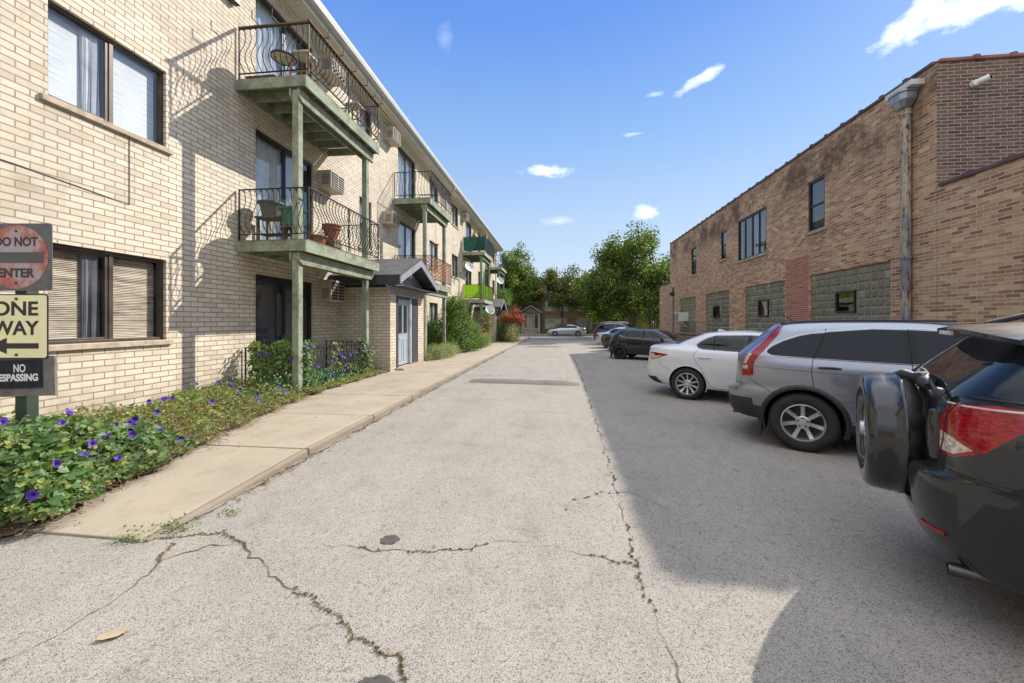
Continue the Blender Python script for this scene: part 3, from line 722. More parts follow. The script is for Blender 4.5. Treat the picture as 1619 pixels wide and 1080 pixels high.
def railing(t,y0,y1,zd,h=1.08,style='belly',name='railing',mat=None,x0=XW+.05,x1=XD+.03,spacing=.125,toprail=None):
    m=MB(); zb=zd+.12; zt=zd+h; q=.013
    C=[(x0,y0),(x1,y0),(x1,y1),(x0,y1)]
    for a,b in zip(C[:-1],C[1:]):
        m.bar((a[0],a[1],zt),(b[0],b[1],zt),.04,.018); m.bar((a[0],a[1],zb),(b[0],b[1],zb),.032,.015)
        m.bar((a[0],a[1],zt-.055),(b[0],b[1],zt-.055),.012,.01) if style!='belly' else None
        d=Vector((b[0]-a[0],b[1]-a[1],0)); Ln=d.length; d.normalize(); o=Vector((d.y,-d.x,0))
        n=max(2,int(Ln/spacing))
        for i in range(1,n):
            p=Vector((a[0],a[1],0))+d*Ln*i/n
            if style=='belly': belly(m,(p.x,p.y,zb),(p.x,p.y,zt),o)
            else: m.bar((p.x,p.y,zb),(p.x,p.y,zt),.012,.012,(1,0,0))
    for (x,y) in C[1:3]+[(x0,y0),(x0,y1),(x1,(y0+y1)/2)]: m.box(x-q,x+q,y-q,y+q,zd+.01,zt+.015)
    return m.build(name,mat or IRON,t)
def balcony(y0,y1,zd,zbase,label,posts=True,wmat=None,style='belly',pz=None,h=1.08,group=None):
    """deck top at zd; posts from zbase to the beam"""
    t=thing('balcony',label,'balcony',(0,0,0),0,group)
    wm=wmat or GWOOD; rimm=BEIGE if wmat else GWOOD; sl=-.05      # the deck falls slightly outward
    d=MB(); y=y0
    while y<y1-.05:
        d.box(XW+.01,XD-.0,y+.003,min(y+.14,y1)-.003,zd-.03,zd); y+=.143
    d.build('deck',GWOOD2,t)
    f=MB(); f.box(XD-.04,XD+.005,y0-.04,y1+.04,zd-.27,zd-.032); f.build('rim_board',rimm,t,bevel=.006)
    f=MB(); f.box(XW+.012,XD-.042,y0-.04,y0,zd-.25,zd-.034); f.build('side_board',rimm,t,bevel=.006)
    f=MB(); f.box(XW+.012,XD-.042,y1,y1+.04,zd-.25,zd-.034); f.build('side_board',rimm,t,bevel=.006)
    j=MB(); n=int((y1-y0)/.42)
    for i in range(1,n): yy=y0+(y1-y0)*i/n; j.box(XW+.05,XD-.045,yy-.02,yy+.02,zd-.23,zd-.034)
    j.box(XW+.008,XW+.048,y0,y1,zd-.24,zd-.034); j.build('joist',wm,t)
    b=MB(); xb=-5.47; zb=zd-.275
    poly=[(y0-.02,zb),(y1-.0,zb),(y1-.0,zb-.13),(y1-.14,zb-.25),(y0+.1,zb-.25),(y0-.02,zb-.16)]
    b.prism(poly,lambda p,d_:(xb+.075+d_,p[0],p[1]),.04); b.prism(poly,lambda p,d_:(xb-.115+d_,p[0],p[1]),.04)
    b.build('beam',wm,t,bevel=.006)
    if posts:
        for yy in (y0+.02,y1-.35):
            p=MB(); p.box(xb-.072,xb+.072,yy-.0,yy+.15,zbase,zd-.277); p.build('post',wm,t,bevel=.01)
    if style: railing(t,y0+.02,y1-.1,zd,h,style)
    return t
bals={}
A0,A1=7.76,11.12
bals['A2']=balcony(A0,A1,3.34,.12,'near second storey green wooden balcony holding flower pots, beside the small window unit',style='belly')
bals['A3']=balcony(A0,A1,6.77,3.345,'near top storey green wooden balcony with hooks on its rail and a round wire table',style='belly')
bals['B2']=balcony(15.88,19.05,3.26,.1,'second storey balcony behind the near porch roof with brown lattice on its railing',style='plain')
bals['B3']=balcony(15.88,19.05,6.72,3.265,'top storey balcony with plain iron railing above the brown lattice balcony',style='belly')
bals['C2']=balcony(28.1,31.6,3.20,.02,'second storey balcony wrapped in bright lime green fabric',wmat=BGREEN,style='plain')
bals['C3']=balcony(28.1,31.6,6.62,3.205,'top storey balcony wrapped in dark green mesh with yellow plants on its rail',wmat=BGREEN,style='plain')
bals['D2']=balcony(36.9,40.2,3.15,-.2,'far second storey balcony overgrown with trailing plants',style='plain')
bals['D3']=balcony(36.9,40.2,6.72,3.155,'farthest top storey balcony with a bare green railing',wmat=BGREEN,style='plain')
# wooden cap and hooks on the top near balcony
cap=MB(); cap.bar((XW+.03,A0+.02,7.875),(XD+.05,A0+.02,7.875),.05,.03); cap.bar((XD+.06,A0-.05,7.875),(XD+.06,A1+.55,7.875),.05,.03); cap.build('cap_rail',RAILW,bals['A3'],bevel=.004)
for (x,y,dx,dy) in [(-6.3,A0,0,-1),(-5.85,A0,0,-1),(XD,8.3,1,0),(XD,8.9,1,0),(XD,9.5,1,0),(XD,10.1,1,0),(XD,10.6,1,0),(XD,11.0,1,0)]:
    hk=MB(); hk.tube([(x-dx*.06,y+.02-dy*.06,7.84),(x-dx*.06,y+.02-dy*.06,7.91),(x+dx*.17,y+dy*.17,7.90),(x+dx*.17,y+dy*.17,8.06)],.012,5); hk.build('rail_hook',IRON,bals['A3'])
# scrolled little mats: lattice, fabric and mesh hung on the railings
LATT=M('lattice_brown',(.36,.15,.07),.8,var=.25); LIME=None
def lattice(t,y0,y1,zd):
    m=MB(); x=XD+.055
    def strip(a,b): m.bar(a,b,.022,.006,(1,0,0))
    h0,h1=zd+.13,zd+1.02; H=h1-h0
    yy=y0-H
    while yy<y1:
        for sg in (1,-1):
            a=[yy,h0]; b=[yy+H,h1]
            if sg<0: a,b=[yy,h1],[yy+H,h0]
            # clip to [y0,y1]
            def cl(p,q,lim,lo):
                t_=(lim-p[0])/(q[0]-p[0]); return [lim,p[1]+(q[1]-p[1])*t_]
            if b[0]<=y0+.02 or a[0]>=y1-.02: continue
            if a[0]<y0: a=cl(a,b,y0,1)
            if b[0]>y1: b=cl(a,b,y1,0)
            strip((x+sg*.004,a[0],a[1]),(x+sg*.004,b[0],b[1]))
        yy+=.165
    yy=XW+.05-H
    while yy<XD:
        for sg in (1,-1):
            a=[yy,h0]; b=[yy+H,h1]
            if sg<0: a,b=[yy,h1],[yy+H,h0]
            if b[0]<=XW+.07 or a[0]>=XD-.02: continue
            if a[0]<XW+.05: a=cl(a,b,XW+.05,1)
            if b[0]>XD: b=cl(a,b,XD,0)
            m.bar((a[0],y0-.03+sg*.004,a[1]),(b[0],y0-.03+sg*.004,b[1]),.022,.006,(0,1,0))
        yy+=.165
    m.build('lattice',LATT,t)
lattice(bals['B2'],15.9,18.95,3.26)
def cloth_mat(name,c1,c2,alpha=1.0):
    s=N(name); v=s.co('Object'); a=s.noise(v,7,4,.6)
    s.set(Base_Color=s.ramp(a,[(.35,c1),(.65,c2)]),Roughness=.85); s.bump(s.noise(v,26,3,.6),.5,.02)
    tl=s.n('ShaderNodeBsdfTranslucent'); s.l(s.ramp(a,[(.35,c1),(.65,c2)]),tl.inputs[0])
    ad=s.n('ShaderNodeMixShader'); ad.inputs[0].default_value=.35; s.l(s.b.outputs[0],ad.inputs[1]); s.l(tl.outputs[0],ad.inputs[2]); s.l(ad.outputs[0],s.out.inputs[0])
    MC[name]=s.m; return s.m
def skirt(t,y0,y1,zd,mat,name='fabric_screen',h=1.0,inn=.03):
    m=MB(); pts=[]; C=[(XW+.06,y0+inn),(XD-inn+.03,y0+inn),(XD-inn+.03,y1-inn)]
    P=[]
    for a,b in zip(C[:-1],C[1:]):
        n=int((Vector(b)-Vector(a)).length/.05)
        for i in range(n): P.append(Vector(a)+(Vector(b)-Vector(a))*i/n)
    P.append(Vector(C[-1])); rr=random.Random(int(y0))
    rows=5; G=[]
    for i,p in enumerate(P):
        col=[]
        for j in range(rows+1):
            w_=.012*math.sin(i*.9+j)+rr.uniform(-.006,.006); zt=zd+.06+(h-.02*abs(math.sin(i*.35)))*j/rows
            col.append((p.x-abs(w_),p.y+abs(w_),zt))
        G.append(col)
    for i in range(len(G)-1):
        for j in range(rows): m.face([G[i][j],G[i+1][j],G[i+1][j+1],G[i][j+1]])
    return m.build(name,mat,t,smooth=True)
skirt(bals['C2'],28.1,31.5,3.2,cloth_mat('lime_fabric',(.25,.50,.02),(.40,.68,.04)))
skirt(bals['C3'],28.1,31.5,6.62,cloth_mat('dark_green_mesh',(.015,.07,.06),(.03,.13,.10)))
# ---------------------------------------------------------------- ground floor patio railing
pf=thing('patio_railing','black iron railing round the ground floor patio, overgrown with morning glory vine','railing',(0,0,0))
railing(pf,7.95,11.0,.12,h=.92,x0=XW+.05,x1=XD-.28,name='railing_panel')
pd=MB(); pd.box(XW+.01,XD-.25,7.9,11.1,.14,.24); tag(pd.build('patio_slab',M('green_mat',(.05,.22,.12),.9,var=.3)),'green matted patio slab behind the ground floor railing','patio')
# ================================================================ RIGHT BRICK BUILDING
FR_=Fr(7.2,0,0,1,-1,0); RT=6.56
rb=thing('brick_commercial_building','two storey old brick building with glass block windows right of the parking lot','building',(0,0,0))
gbs=[(9.57,12.35),(13.63,16.36),(17.79,20.47),(21.91,24.64)]; GZ0,GZ1=.98,2.94
gw=[(10.63,11.32,1.84,2.38),(14.67,15.37,1.79,2.38),(18.90,19.59,1.76,2.33),None]
up=[(11.72,12.45,4.18,5.62,'hung'),(14.76,16.98,4.02,5.64,'triple'),(18.1,18.66,4.33,5.58,'hung'),(21.82,22.62,4.1,5.54,'hung')]
w=MB(); ops=[(a,b,GZ0,GZ1) for a,b in gbs]+[u[:4] for u in up]
wall(w,FR_,8.5,26.75,-.3,RT,ops,depth=.10)
Fs=Fr(7.2,8.5,1,0,0,-1); 
w.build('wall',COMMON,rb)
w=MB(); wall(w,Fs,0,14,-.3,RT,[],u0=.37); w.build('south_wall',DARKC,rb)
w=MB(); wall(w,FR_,-6,8.494,-.3,4.17,[],u0=.11); w.box(7.2,20,-6.1,-6,-.3,4.17,True); w.build('lower_wall',COMMON,rb)
w=MB(); Fe=Fr(21.2,26.75,-1,0,0,1); wall(w,Fe,0,14,-.3,RT,[]); wall(w,FR_,26.756,29.4,-.3,4.05,[]); 
Fe2=Fr(21.2,29.4,-1,0,0,1); wall(w,Fe2,0,14,-.3,4.05,[]); w.build('annex_wall',COMMON,rb)
rf=MB(); rf.box(7.45,21.1,8.7,26.6,5.9,6.0); rf.box(7.4,21,-6,8.4,3.7,3.8); rf.box(7.4,21,26.8,29.3,3.6,3.7); rf.box(21.1,21.2,-6,29.4,-.3,4); rf.box(21.1,21.2,8.5,26.7,4,RT)
rf.box(7.41,7.45,8.55,26.7,5.9,RT-.01); rf.build('roof',ROOF,rb)
COPE=M('clay_coping',(.085,.055,.05),.45,var=.4,scale=2,bump=.4); COPER=M('clay_coping_red',(.25,.085,.06),.45,var=.3,scale=2,bump=.4)
def coping(mb,F,a0,a1,z,w0=-.30,w1=.035,t=.075,step=.62,hump=.03):
    a=a0
    while a<a1-.02:
        b=min(a+step,a1); F.box(mb,a+.003,b-.003,w0,w1,z,z+t)
        if b<a1-.1: F.box(mb,b-.055,b+.055,w0-.01,w1+.012,z-.005,z+t+hump)
        a=b
c=MB(); coping(c,FR_,8.55,26.7,RT); c.build('coping',COPE,rb,bevel=.02)
c=MB(); coping(c,Fs,.04,14,RT+.003); c.build('red_coping',COPER,rb,bevel=.02)
c=MB(); coping(c,FR_,-6,8.44,4.172,step=.66); c.build('lower_coping',COPE,rb,bevel=.02)
c=MB(); coping(c,FR_,26.8,29.4,4.052); c.build('annex_coping',COPE,rb,bevel=.02)
# glass block panels
def gblock():
    s=N('glass_block'); w=s.wpos(); g=s.n('ShaderNodeNewGeometry')
    a=s.ramp(g.outputs['Random Per Island'],[(0,(.12,.115,.07)),(.5,(.19,.18,.115)),(.85,(.155,.15,.10)),(1,(.27,.265,.22))])
    a=s.mix(s.ramp(s.noise(w,5,5,.7),[(.4,0.),(.8,.5)]),a,(.08,.075,.05))
    s.set(Base_Color=a,Roughness=.22,Specular_IOR_Level=.6); s.bump(s.noise(w,30,2,.5),.35,.01); return s.m
GBM=gblock(); MORT=M('block_mortar',(.24,.225,.18),.9,var=.3,scale=7)
for i,(a0,a1) in enumerate(gbs):
    m=MB(); mo=MB(); n=round((a1-a0)/.198); k=round((GZ1-GZ0)/.198); dw=(a1-a0)/n; dz=(GZ1-GZ0)/k; r=random.Random(i)
    hole=gw[i]
    def cutw(a,b,c,d): return hole and not(b<=hole[0]+.03 or a>=hole[1]-.03 or d<=hole[2]+.03 or c>=hole[3]-.03)
    F=FR_
    if hole:
        h=hole; 
        for q in ((a0,h[0],GZ0,GZ1),(h[1],a1,GZ0,GZ1),(h[0],h[1],GZ0,h[2]),(h[0],h[1],h[3],GZ1)): F.box(mo,q[0],q[1],-.10,-.045,q[2],q[3])
    else: F.box(mo,a0,a1,-.10,-.045,GZ0,GZ1)
    for p in range(n):
        for q in range(k):
            A,B,C,D=a0+p*dw,a0+(p+1)*dw,GZ0+q*dz,GZ0+(q+1)*dz
            if cutw(A,B,C,D): continue
            e=.009; A+=e;B-=e;C+=e;D-=e; f=.035; d1=-.045; d2=-.022+r.uniform(-.004,.004)
            O=[(A,C),(B,C),(B,D),(A,D)]; I=[(A+f,C+f),(B-f,C+f),(B-f,D-f),(A+f,D-f)]
            o=[F.T(x,d1,y) for x,y in O]; ii=[F.T(x,d2,y) for x,y in I]
            m.face(ii[::-1])
            for t in range(4): m.face([o[(t+1)%4],o[t],ii[t],ii[(t+1)%4]])
    g=m.build('glass_block_panel',GBM,rb,weld=True); mo.build('mortar',MORT,g)
for h in gw:
    if h: window(rb,FR_,*h,kind='one',inset=.03,sill=False,frame=BLACKF,glass=GLASSD,fw=.04)
SILLR=M('old_brick_sill',(.34,.29,.235),.85,var=.25)
GLASSR=glass_mat('window_glass_old',(.42,.46,.48),.08)
for u in up: window(rb,FR_,*u[:4],kind=u[4],inset=.05,frame=BLACKF,glass=GLASSR,blind=('curtain',CURT if u[4]=='triple' else CURTD,(u[0]+.06,u[1]-.06) if u[4]!='triple' else (u[0]+.5,u[0]+1.25)),fw=.055,siller=SILLR)
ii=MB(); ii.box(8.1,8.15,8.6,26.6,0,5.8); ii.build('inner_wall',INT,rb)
# downspout with hopper head
def peel():
    s=N('peeling_downspout'); w=s.wpos((1,1,.25)); a=s.noise(w,9,7,.75); sz_=s.n('ShaderNodeSeparateXYZ'); s.l(w,sz_.inputs[0]); a=s.math('SUBTRACT',a,s.ramp(s.math('DIVIDE',sz_.outputs['Z'],1.6),[(.3,.12),(.62,.09),(.68,-.0),(1,-.04)]))
    s.set(Base_Color=s.mix(s.ramp(s.noise(w,17,6,.75),[(.55,0.),(.60,1.)]),s.ramp(a,[(.35,(.16,.18,.21)),(.46,(.34,.29,.21)),(.6,(.42,.36,.27))]),(.12,.035,.018)),Roughness=.75,Metallic=.1)
    s.bump(a,.6,.01); return s.m
PEEL=peel(); GALV=M('galvanised_steel',(.30,.33,.37),.42,metal=.6,var=.25,scale=5)
t=thing('rain_downspout','tall peeling rusty downspout with a grey hopper head near the corner of the brick building','downspout',(7.2,9.06,0))
p=MB(); x=-.10
ring=[(x+.078*math.cos(a)*(1+.10*(k%2)),.078*math.sin(a)*(1+.10*(k%2))) for k,a in enumerate([2*PI*i/16 for i in range(16)])]
p.prism(ring,lambda q,d:(q[0],q[1],.05+d),5.95); 
for z in (2.9,5.85): p.prism([(x+.1*math.cos(a),.1*math.sin(a)) for a in [2*PI*i/16 for i in range(16)]],lambda q,d:(q[0],q[1],z+d),.05)
p.build('pipe',PEEL,t)
p=MB()
def frust(mb,r0,r1,z0,z1,cx,sq=1.15):
    q=[(-1,-.6),(-.55,-1),(.55,-1),(1,-.6),(1,.6),(.55,1),(-.55,1),(-1,.6)]
    a=[(cx+u*r0,v*r0*sq,z0) for u,v in q]; b=[(cx+u*r1,v*r1*sq,z1) for u,v in q]
    mb.face(a[::-1]); mb.face(b)
    for i in range(8): mb.face([a[i],a[(i+1)%8],b[(i+1)%8],b[i]])
frust(p,.09,.17,5.98,6.12,-.14); frust(p,.17,.17,6.12,6.26,-.14); frust(p,.19,.19,6.26,6.30,-.14)
p.build('hopper',GALV,t,bevel=.006)
p=MB(); p.box(-.25,-.002,-.32,.32,6.31,6.42); p.build('scupper_flashing',M('flashing_white',(.55,.54,.5),.6,var=.2),t,bevel=.004)
t=thing('rain_downspout','thin grey downspout with a small hopper by the far end of the brick building','downspout',(7.2,25.9,0))
p=MB(); p.prism([(-.09+.06*math.cos(a),.06*math.sin(a)) for a in [2*PI*i/10 for i in range(10)]],lambda q,d:(q[0],q[1],.1+d),3.1); p.build('pipe',GALV,t,smooth=True)
p=MB(); frust(p,.08,.15,3.2,3.4,-.12); p.tube([(-.12,0,3.35),(-.02,0,3.75)],.05,6); p.build('hopper',M('hopper_dark',(.05,.05,.055),.5),t)
pp=MB(); pp.tube([(6.95,20.6,.93),(6.95,28,.80)],.055,8)
for y in (21,24,27): pp.box(6.9,7.19,y-.02,y+.02,.85,.89)
tag(pp.build('wall_pipe',M('rusty_pipe',(.12,.06,.04),.8,var=.4),smooth=True),'rusty horizontal pipe low on the far end of the brick wall','pipe')
# security cameras
def bullet(loc,d,label):
    t=thing('security_camera',label,'camera',loc); d=Vector(d).normalized(); m=MB()
    wm=M('camera_white',(.75,.75,.73),.35,var=.04,bump=0); bk=M('lens_black',(.01,.01,.012),.1,var=0,bump=0)
    m.lathe([(.0,-.03),(.06,-.03),(.065,0),(.055,.05),(.0,.06)],(0,0,0),(0,-1,0) if abs(d.y)>abs(d.x) else (-1,0,0),16); m.build('mount',wm,t,smooth=True)
    m=MB(); m.lathe([(.0,-.02),(.045,-.01),(.055,.04),(.055,.15),(.048,.165)],(0,0,0) if False else d*.03,d,16); m.build('housing',wm,t,smooth=True)
    m=MB(); m.lathe([(.048,.166),(.04,.185),(.0,.19)],d*.03,d,16); m.build('lens',bk,t,smooth=True)
bullet((7.80,8.46,6.10),(.75,-.9,.22),'white security camera high on the dark brick wall right of the downspout')
bullet((7.16,28.7,2.86),(-.8,-.6,-.1),'small white security camera on the far low end of the brick building')
fl=thing('flood_light','small dark flood lamp high on the cream wall left of the top balcony','lamp',(-6.78,7.6,8.36))
m=MB(); m.box(0,.12,-.12,.10,-.1,.06); m.build('housing',BLACKF,fl,bevel=.02); m=MB(); m.box(.121,.128,-.10,.08,-.08,.04); m.build('lens',LAMPG,fl)

# ---------------------------------------------------------------- window air conditioners
ACB=M('ac_beige',(.46,.41,.33),.5,var=.15); ACG=M('ac_grille_dark',(.05,.045,.04),.6); ACW=M('ac_white',(.66,.66,.63),.45,var=.1)
def ac(loc,label,body=ACB,w=.72,h=.50,d=.42,group='air conditioners in the cream brick wall'):
    t=thing('air_conditioner',label,'air conditioner',loc,0,group)
    m=MB(); m.box(-.10,d,0,w,0,h); m.build('case',body,t,bevel=.012)
    g=MB(); g.box(d+.001,d+.006,.04,w-.04,.05,h-.05); g.build('grille_back',ACG,t)
    g=MB(); n=6
    for i in range(n+1): z=.05+(h-.1)*i/n; g.box(d+.007,d+.022,.05,w-.05,z-.009,z+.009)
    g.box(d+.007,d+.020,w*.46,w*.50,.05,h-.05); g.build('louvre',body,t)
    s=MB()
    for i in range(6): s.box(d*.35,d*.85,-.003,-.001,.10+.05*i,.12+.05*i)
    s.build('side_vent',ACG,t); return t
ac((-6.8,10.62,5.42),'beige air conditioner between the near second storey door and the upper window')
ac((-6.8,10.62,2.18),'beige air conditioner on the ground floor beside the near porch',h=.62)
ac((-6.8,10.68,8.72),'beige air conditioner on the near top storey above the railing',h=.42)
ac((-6.8,14.95,8.75),'beige air conditioner under the soffit between the first two top balconies')
ac((-6.8,14.85,5.42),'beige air conditioner above the near porch roof left of the lattice balcony')
ac((-6.8,28.0,5.45),'far beige air conditioner behind the lime green balcony')
ac((-6.8,27.6,8.8),'far beige air conditioner under the soffit by the dark green balcony')
t=ac((7.14,23.0,1.62),'white air conditioner sticking out of the far glass block window',ACW,.8,.5,.52,group=None); t.rotation_euler=(0,0,PI); t.location=(7.22,24.0,1.62)
br=MB(); br.bar((.4,.05,-.01),(.08,.05,-.32),.03,.03); br.bar((.4,.75,-.01),(.08,.75,-.32),.03,.03); br.build('bracket',ACW,t)
# ---------------------------------------------------------------- satellite dishes
DISH=M('dish_grey_white',(.62,.62,.62),.5,var=.08)
def dish(loc,d,label,foot,r=.34):
    t=thing('satellite_dish',label,'satellite dish',loc,0,'satellite dishes on the apartment balconies'); d=Vector(d).normalized()
    m=MB(); m.lathe([(.0,.0),(r*.35,.012),(r*.7,.045),(r,.10),(r+.006,.098),(r*.7,.035),(r*.35,.0),(0,-.014)],(0,0,0),d,28); m.build('reflector',DISH,t,smooth=True)
    a=MB(); f=Vector(foot)-Vector(loc); a.tube([(0,0,0),-d*.08,f],.02,6); a.box(f.x-.02,f.x+.02,f.y-.06,f.y+.06,f.z-.08,f.z+.08); a.build('mount',M('dish_mount',(.15,.15,.16),.5,metal=.4),t)
    b=MB(); b.tube([-Vector((0,0,1))*r*.9+d*.05,d*r*1.25-Vector((0,0,.08))],.012,5); b.sphere(d*r*1.25-Vector((0,0,.08)),.045,8,5); b.build('feed_arm',DISH,t)
dish((-6.0,26.6,5.28),(.72,-.66,.45),'satellite dish half in shade on a wall arm above the lime green balcony',(-6.79,26.0,4.6),.36)
dish((-4.86,28.3,2.42),(.5,-.8,.45),'white satellite dish mounted below the lime green balcony',(-5.45,28.15,2.5),.36)
dish((-5.25,35.9,5.3),(.62,-.7,.4),'farthest white satellite dish beside the overgrown balcony',(-5.4,36.8,5.1),.36)

# ---------------------------------------------------------------- things on the balconies
TERR=M('terracotta',(.33,.11,.06),.75,var=.2,scale=8); GPOT=M('green_plastic_pot',(.05,.16,.10),.45,var=.15); OPOT=M('olive_pot',(.10,.11,.08),.6,var=.25); STAND=wood('stand_wood',(.22,.17,.12),(.10,.08,.06))
def pot(loc,r,h,mat,label,ring=True,rim=.02,tilt=0,cat='flower pot'):
    m=MB(); prof=[(0,0),(r*.68,0),(r*.82,h*.5),(r*.97,h*.88),(r+rim,h*.88),(r+rim,h),(r*.9,h),(r*.88,h*.85),(0,h*.85)]
    m.lathe(prof,(0,0,0),(0,0,1),20); o=m.build('flower_pot',mat,None,smooth=True,sharp=30); o.location=loc; o.rotation_euler=(tilt,0,0)
    return tag(o,label,cat)
zd=3.34
st=thing('plant_stand','wooden plant stand carrying the olive pot on the near balcony','plant stand',(-6.35,8.25,zd))
m=MB(); m.box(-.30,.45,-.18,.20,.56,.60); m.build('shelf',STAND,st,bevel=.005)
for x in (-.27,.40):
    for y in (-.15,.15): m=MB(); m.box(x,x+.05,y,y+.05,0,.558); m.build('leg',STAND,st)
m=MB(); m.box(-.25,.40,-.12,.14,.2,.225); m.build('lower_shelf',STAND,st)
pot((-6.38,8.25,zd+.60),.25,.33,OPOT,'big round olive flower pot on the wooden stand on the near balcony')
pot((-5.78,8.15,zd+.36),.26,.38,GPOT,'dark green plastic flower pot beside the balcony post',)
sb=MB(); sb.box(-.17,.17,-.17,.17,.31,.35); 
for x in (-.15,.11):
    for y in (-.15,.11): sb.box(x,x+.04,y,y+.04,0,.308)
o=sb.build('low_stool',STAND); o.location=(-5.78,8.15,zd); tag(o,'low wooden stool under the dark green flower pot','stool')
pot((-5.5,8.62,zd+.0),.20,.24,TERR,'terracotta flower pot standing on the near balcony deck')
pot((-5.42,9.05,zd+.26),.19,.26,TERR,'stacked terracotta flower pots on a small box on the near balcony'); pot((-5.42,9.05,zd+.335),.2,.26,TERR,'topmost terracotta flower pot of the stack on the near balcony')
cr=MB(); cr.box(-.16,.16,-.16,.16,0,.25); o=cr.build('wooden_box',STAND,bevel=.006); o.location=(-5.42,9.05,zd); tag(o,'small wooden box under the stacked terracotta pots','box')
# round wire table and stools on the top near balcony
zt=6.77
tt=thing('wire_table','small round wire table with a pale top on the top near balcony','table',(-5.98,8.12,zt))
m=MB(); m.lathe([(0,.62),(.24,.62),(.24,.64),(0,.64)],(0,0,0),(0,0,1),24); m.build('tabletop',M('table_cream',(.62,.6,.42),.5,var=.3,scale=12),tt,smooth=True)
m=MB(); m.lathe([(.24,.61),(.255,.61),(.255,.65),(.24,.65)],(0,0,0),(0,0,1),24,ring=True)
for k in range(3):
    a=k*2*PI/3; m.tube([(.2*math.cos(a),.2*math.sin(a),.62),(.04*math.cos(a),.04*math.sin(a),.3),(.2*math.cos(a),.2*math.sin(a),0)],.009,5)
m.build('frame',IRON,tt)
def stool(x,y,z,label):
    t=thing('bar_stool',label,'stool',(x,y,z)); br_=M('stool_wood',(.30,.14,.06),.5,var=.2)
    m=MB(); m.box(-.19,.19,-.19,.19,.74,.78); m.build('seat',M('seat_pale',(.5,.47,.4),.6),t,bevel=.01)
    for a,b in ((-1,-1),(1,-1),(1,1),(-1,1)):
        m=MB(); m.bar((.15*a,.15*b,.74),(.22*a,.22*b,0),.035,.035); m.build('leg',br_,t)
    m=MB(); m.box(-.17,.17,-.19,-.17,.3,.33); m.box(-.17,.17,.17,.19,.3,.33); m.build('rung',br_,t)
stool(-5.62,8.3,zt,'wooden bar stool with a pale seat beside the wire table'); stool(-5.55,10.4,zt,'wooden bar stool at the far end of the top near balcony')
pb=MB(); pb.prism([(-.3,0),(.3,0),(.34,.16),(-.34,.16)],lambda q,d:(q[0],d,q[1]),.16); o=pb.build('planter_box',M('planter_brown',(.10,.05,.035),.7)); o.location=(-6.4,7.92,zt); tag(o,'brown planter box on the deck against the wall of the top near balcony','planter')
pot((-5.95,19.9-.9,5.25),.13,.15,TERR,'small terracotta pot hanging between the posts above the lattice balcony')
hg=MB(); hg.tube([(-5.95,19.0,6.45),(-5.95,19.0,5.4)],.006,4); tag(hg.build('hanging_wire',IRON),'thin wire holding the small hanging terracotta pot','wire')
for (x,y) in ((-6.0,28.2),(-5.2,28.6)): pot((x,y,7.62),.13,.16,TERR if x<-5.5 else ACW,'terracotta pot on the rail of the dark green balcony near the wall' if x<-5.5 else 'white pot on the rail corner of the dark green balcony')

# ================================================================ SIGNS
AL=M('sign_back',(.45,.45,.45),.4,metal=.7)
def faded():
    s=N('faded_red_sign'); v=s.co('Object'); 
    ln=s.n('ShaderNodeVectorMath',operation='LENGTH'); s.l(v,ln.inputs[0]); a=s.math('ADD',s.math('MULTIPLY',s.noise(v,6.5,5,.7),.75),s.math('MULTIPLY',ln.outputs['Value'],.62)); c=s.ramp(a,[(.34,(.36,.36,.42)),(.47,(.40,.32,.34)),(.55,(.42,.16,.12)),(.68,(.36,.065,.04))])
    cr=s.n('ShaderNodeTexVoronoi',feature='DISTANCE_TO_EDGE'); cr.inputs['Scale'].default_value=7; s.l(v,cr.inputs['Vector'])
    c=s.mix(s.ramp(cr.outputs[0],[(0,.5),(.012,0.)]),c,(.12,.10,.10)); s.set(Base_Color=c,Roughness=.6); return s.m
REDS=faded(); SGREY=M('sign_weathered_grey',(.115,.115,.12),.6,var=.2,scale=14,bump=.1); SYEL=M('sign_pale_yellow',(.84,.81,.46),.45,var=.08,scale=3,bump=.05,dark=(.72,.71,.45))
SBLK=M('sign_black',(.016,.016,.018),.5,var=.2,bump=0); SNAVY=M('sign_dark_navy',(.022,.027,.038),.7,var=.3,scale=12,spec=.2); SWHT=M('sign_white_paint',(.78,.78,.76),.5,var=.05,bump=0); STXT=M('sign_dark_grey_text',(.04,.04,.048),.6,var=.1,bump=0)
BOARD=wood('grey_board',(.23,.21,.20),(.09,.08,.075))
def text(par,body,x,z,h,mat,y,w=None,name='lettering',bold=.0,sx=1.0,spacing=1.0):
    c=bpy.data.curves.new(name,'FONT'); c.body=body; c.size=h/.70; c.align_x='CENTER'; c.align_y='BOTTOM_BASELINE'; c.extrude=.0006; c.offset=bold; c.space_character=spacing
    o=bpy.data.objects.new(name,c); sc.collection.objects.link(o)
    dg=bpy.context.evaluated_depsgraph_get(); me=bpy.data.meshes.new_from_object(o.evaluated_get(dg)); bpy.data.objects.remove(o)
    xs=[v.co.x for v in me.vertices]; wd=max(xs)-min(xs); k=(w/wd) if w else sx
    cxm=(max(xs)+min(xs))/2
    for v in me.vertices: v.co=Vector(((v.co.x-cxm)*k,-v.co.z,v.co.y))
    me.materials.clear(); me.materials.append(mat); q=bpy.data.objects.new(name,me); sc.collection.objects.link(q); q.parent=par; q.location=(x,y,z)
    return q
SX,SY=-4.985,3.145
face=R(6.5)      # sign faces the driver coming out of the lot
def plate(mb,w,h,r,y0,y1,cx=0,cz=0):
    P=[]; 
    for (sx,sz,a0) in ((1,1,0),(-1,1,90),(-1,-1,180),(1,-1,270)):
        for k in range(6): a=R(a0+18*k); P.append((cx+sx*(w/2-r)+r*math.cos(a),cz+sz*(h/2-r)+r*math.sin(a)))
    mb.prism(P,lambda q,d:(q[0],y0+d,q[1]),y1-y0)
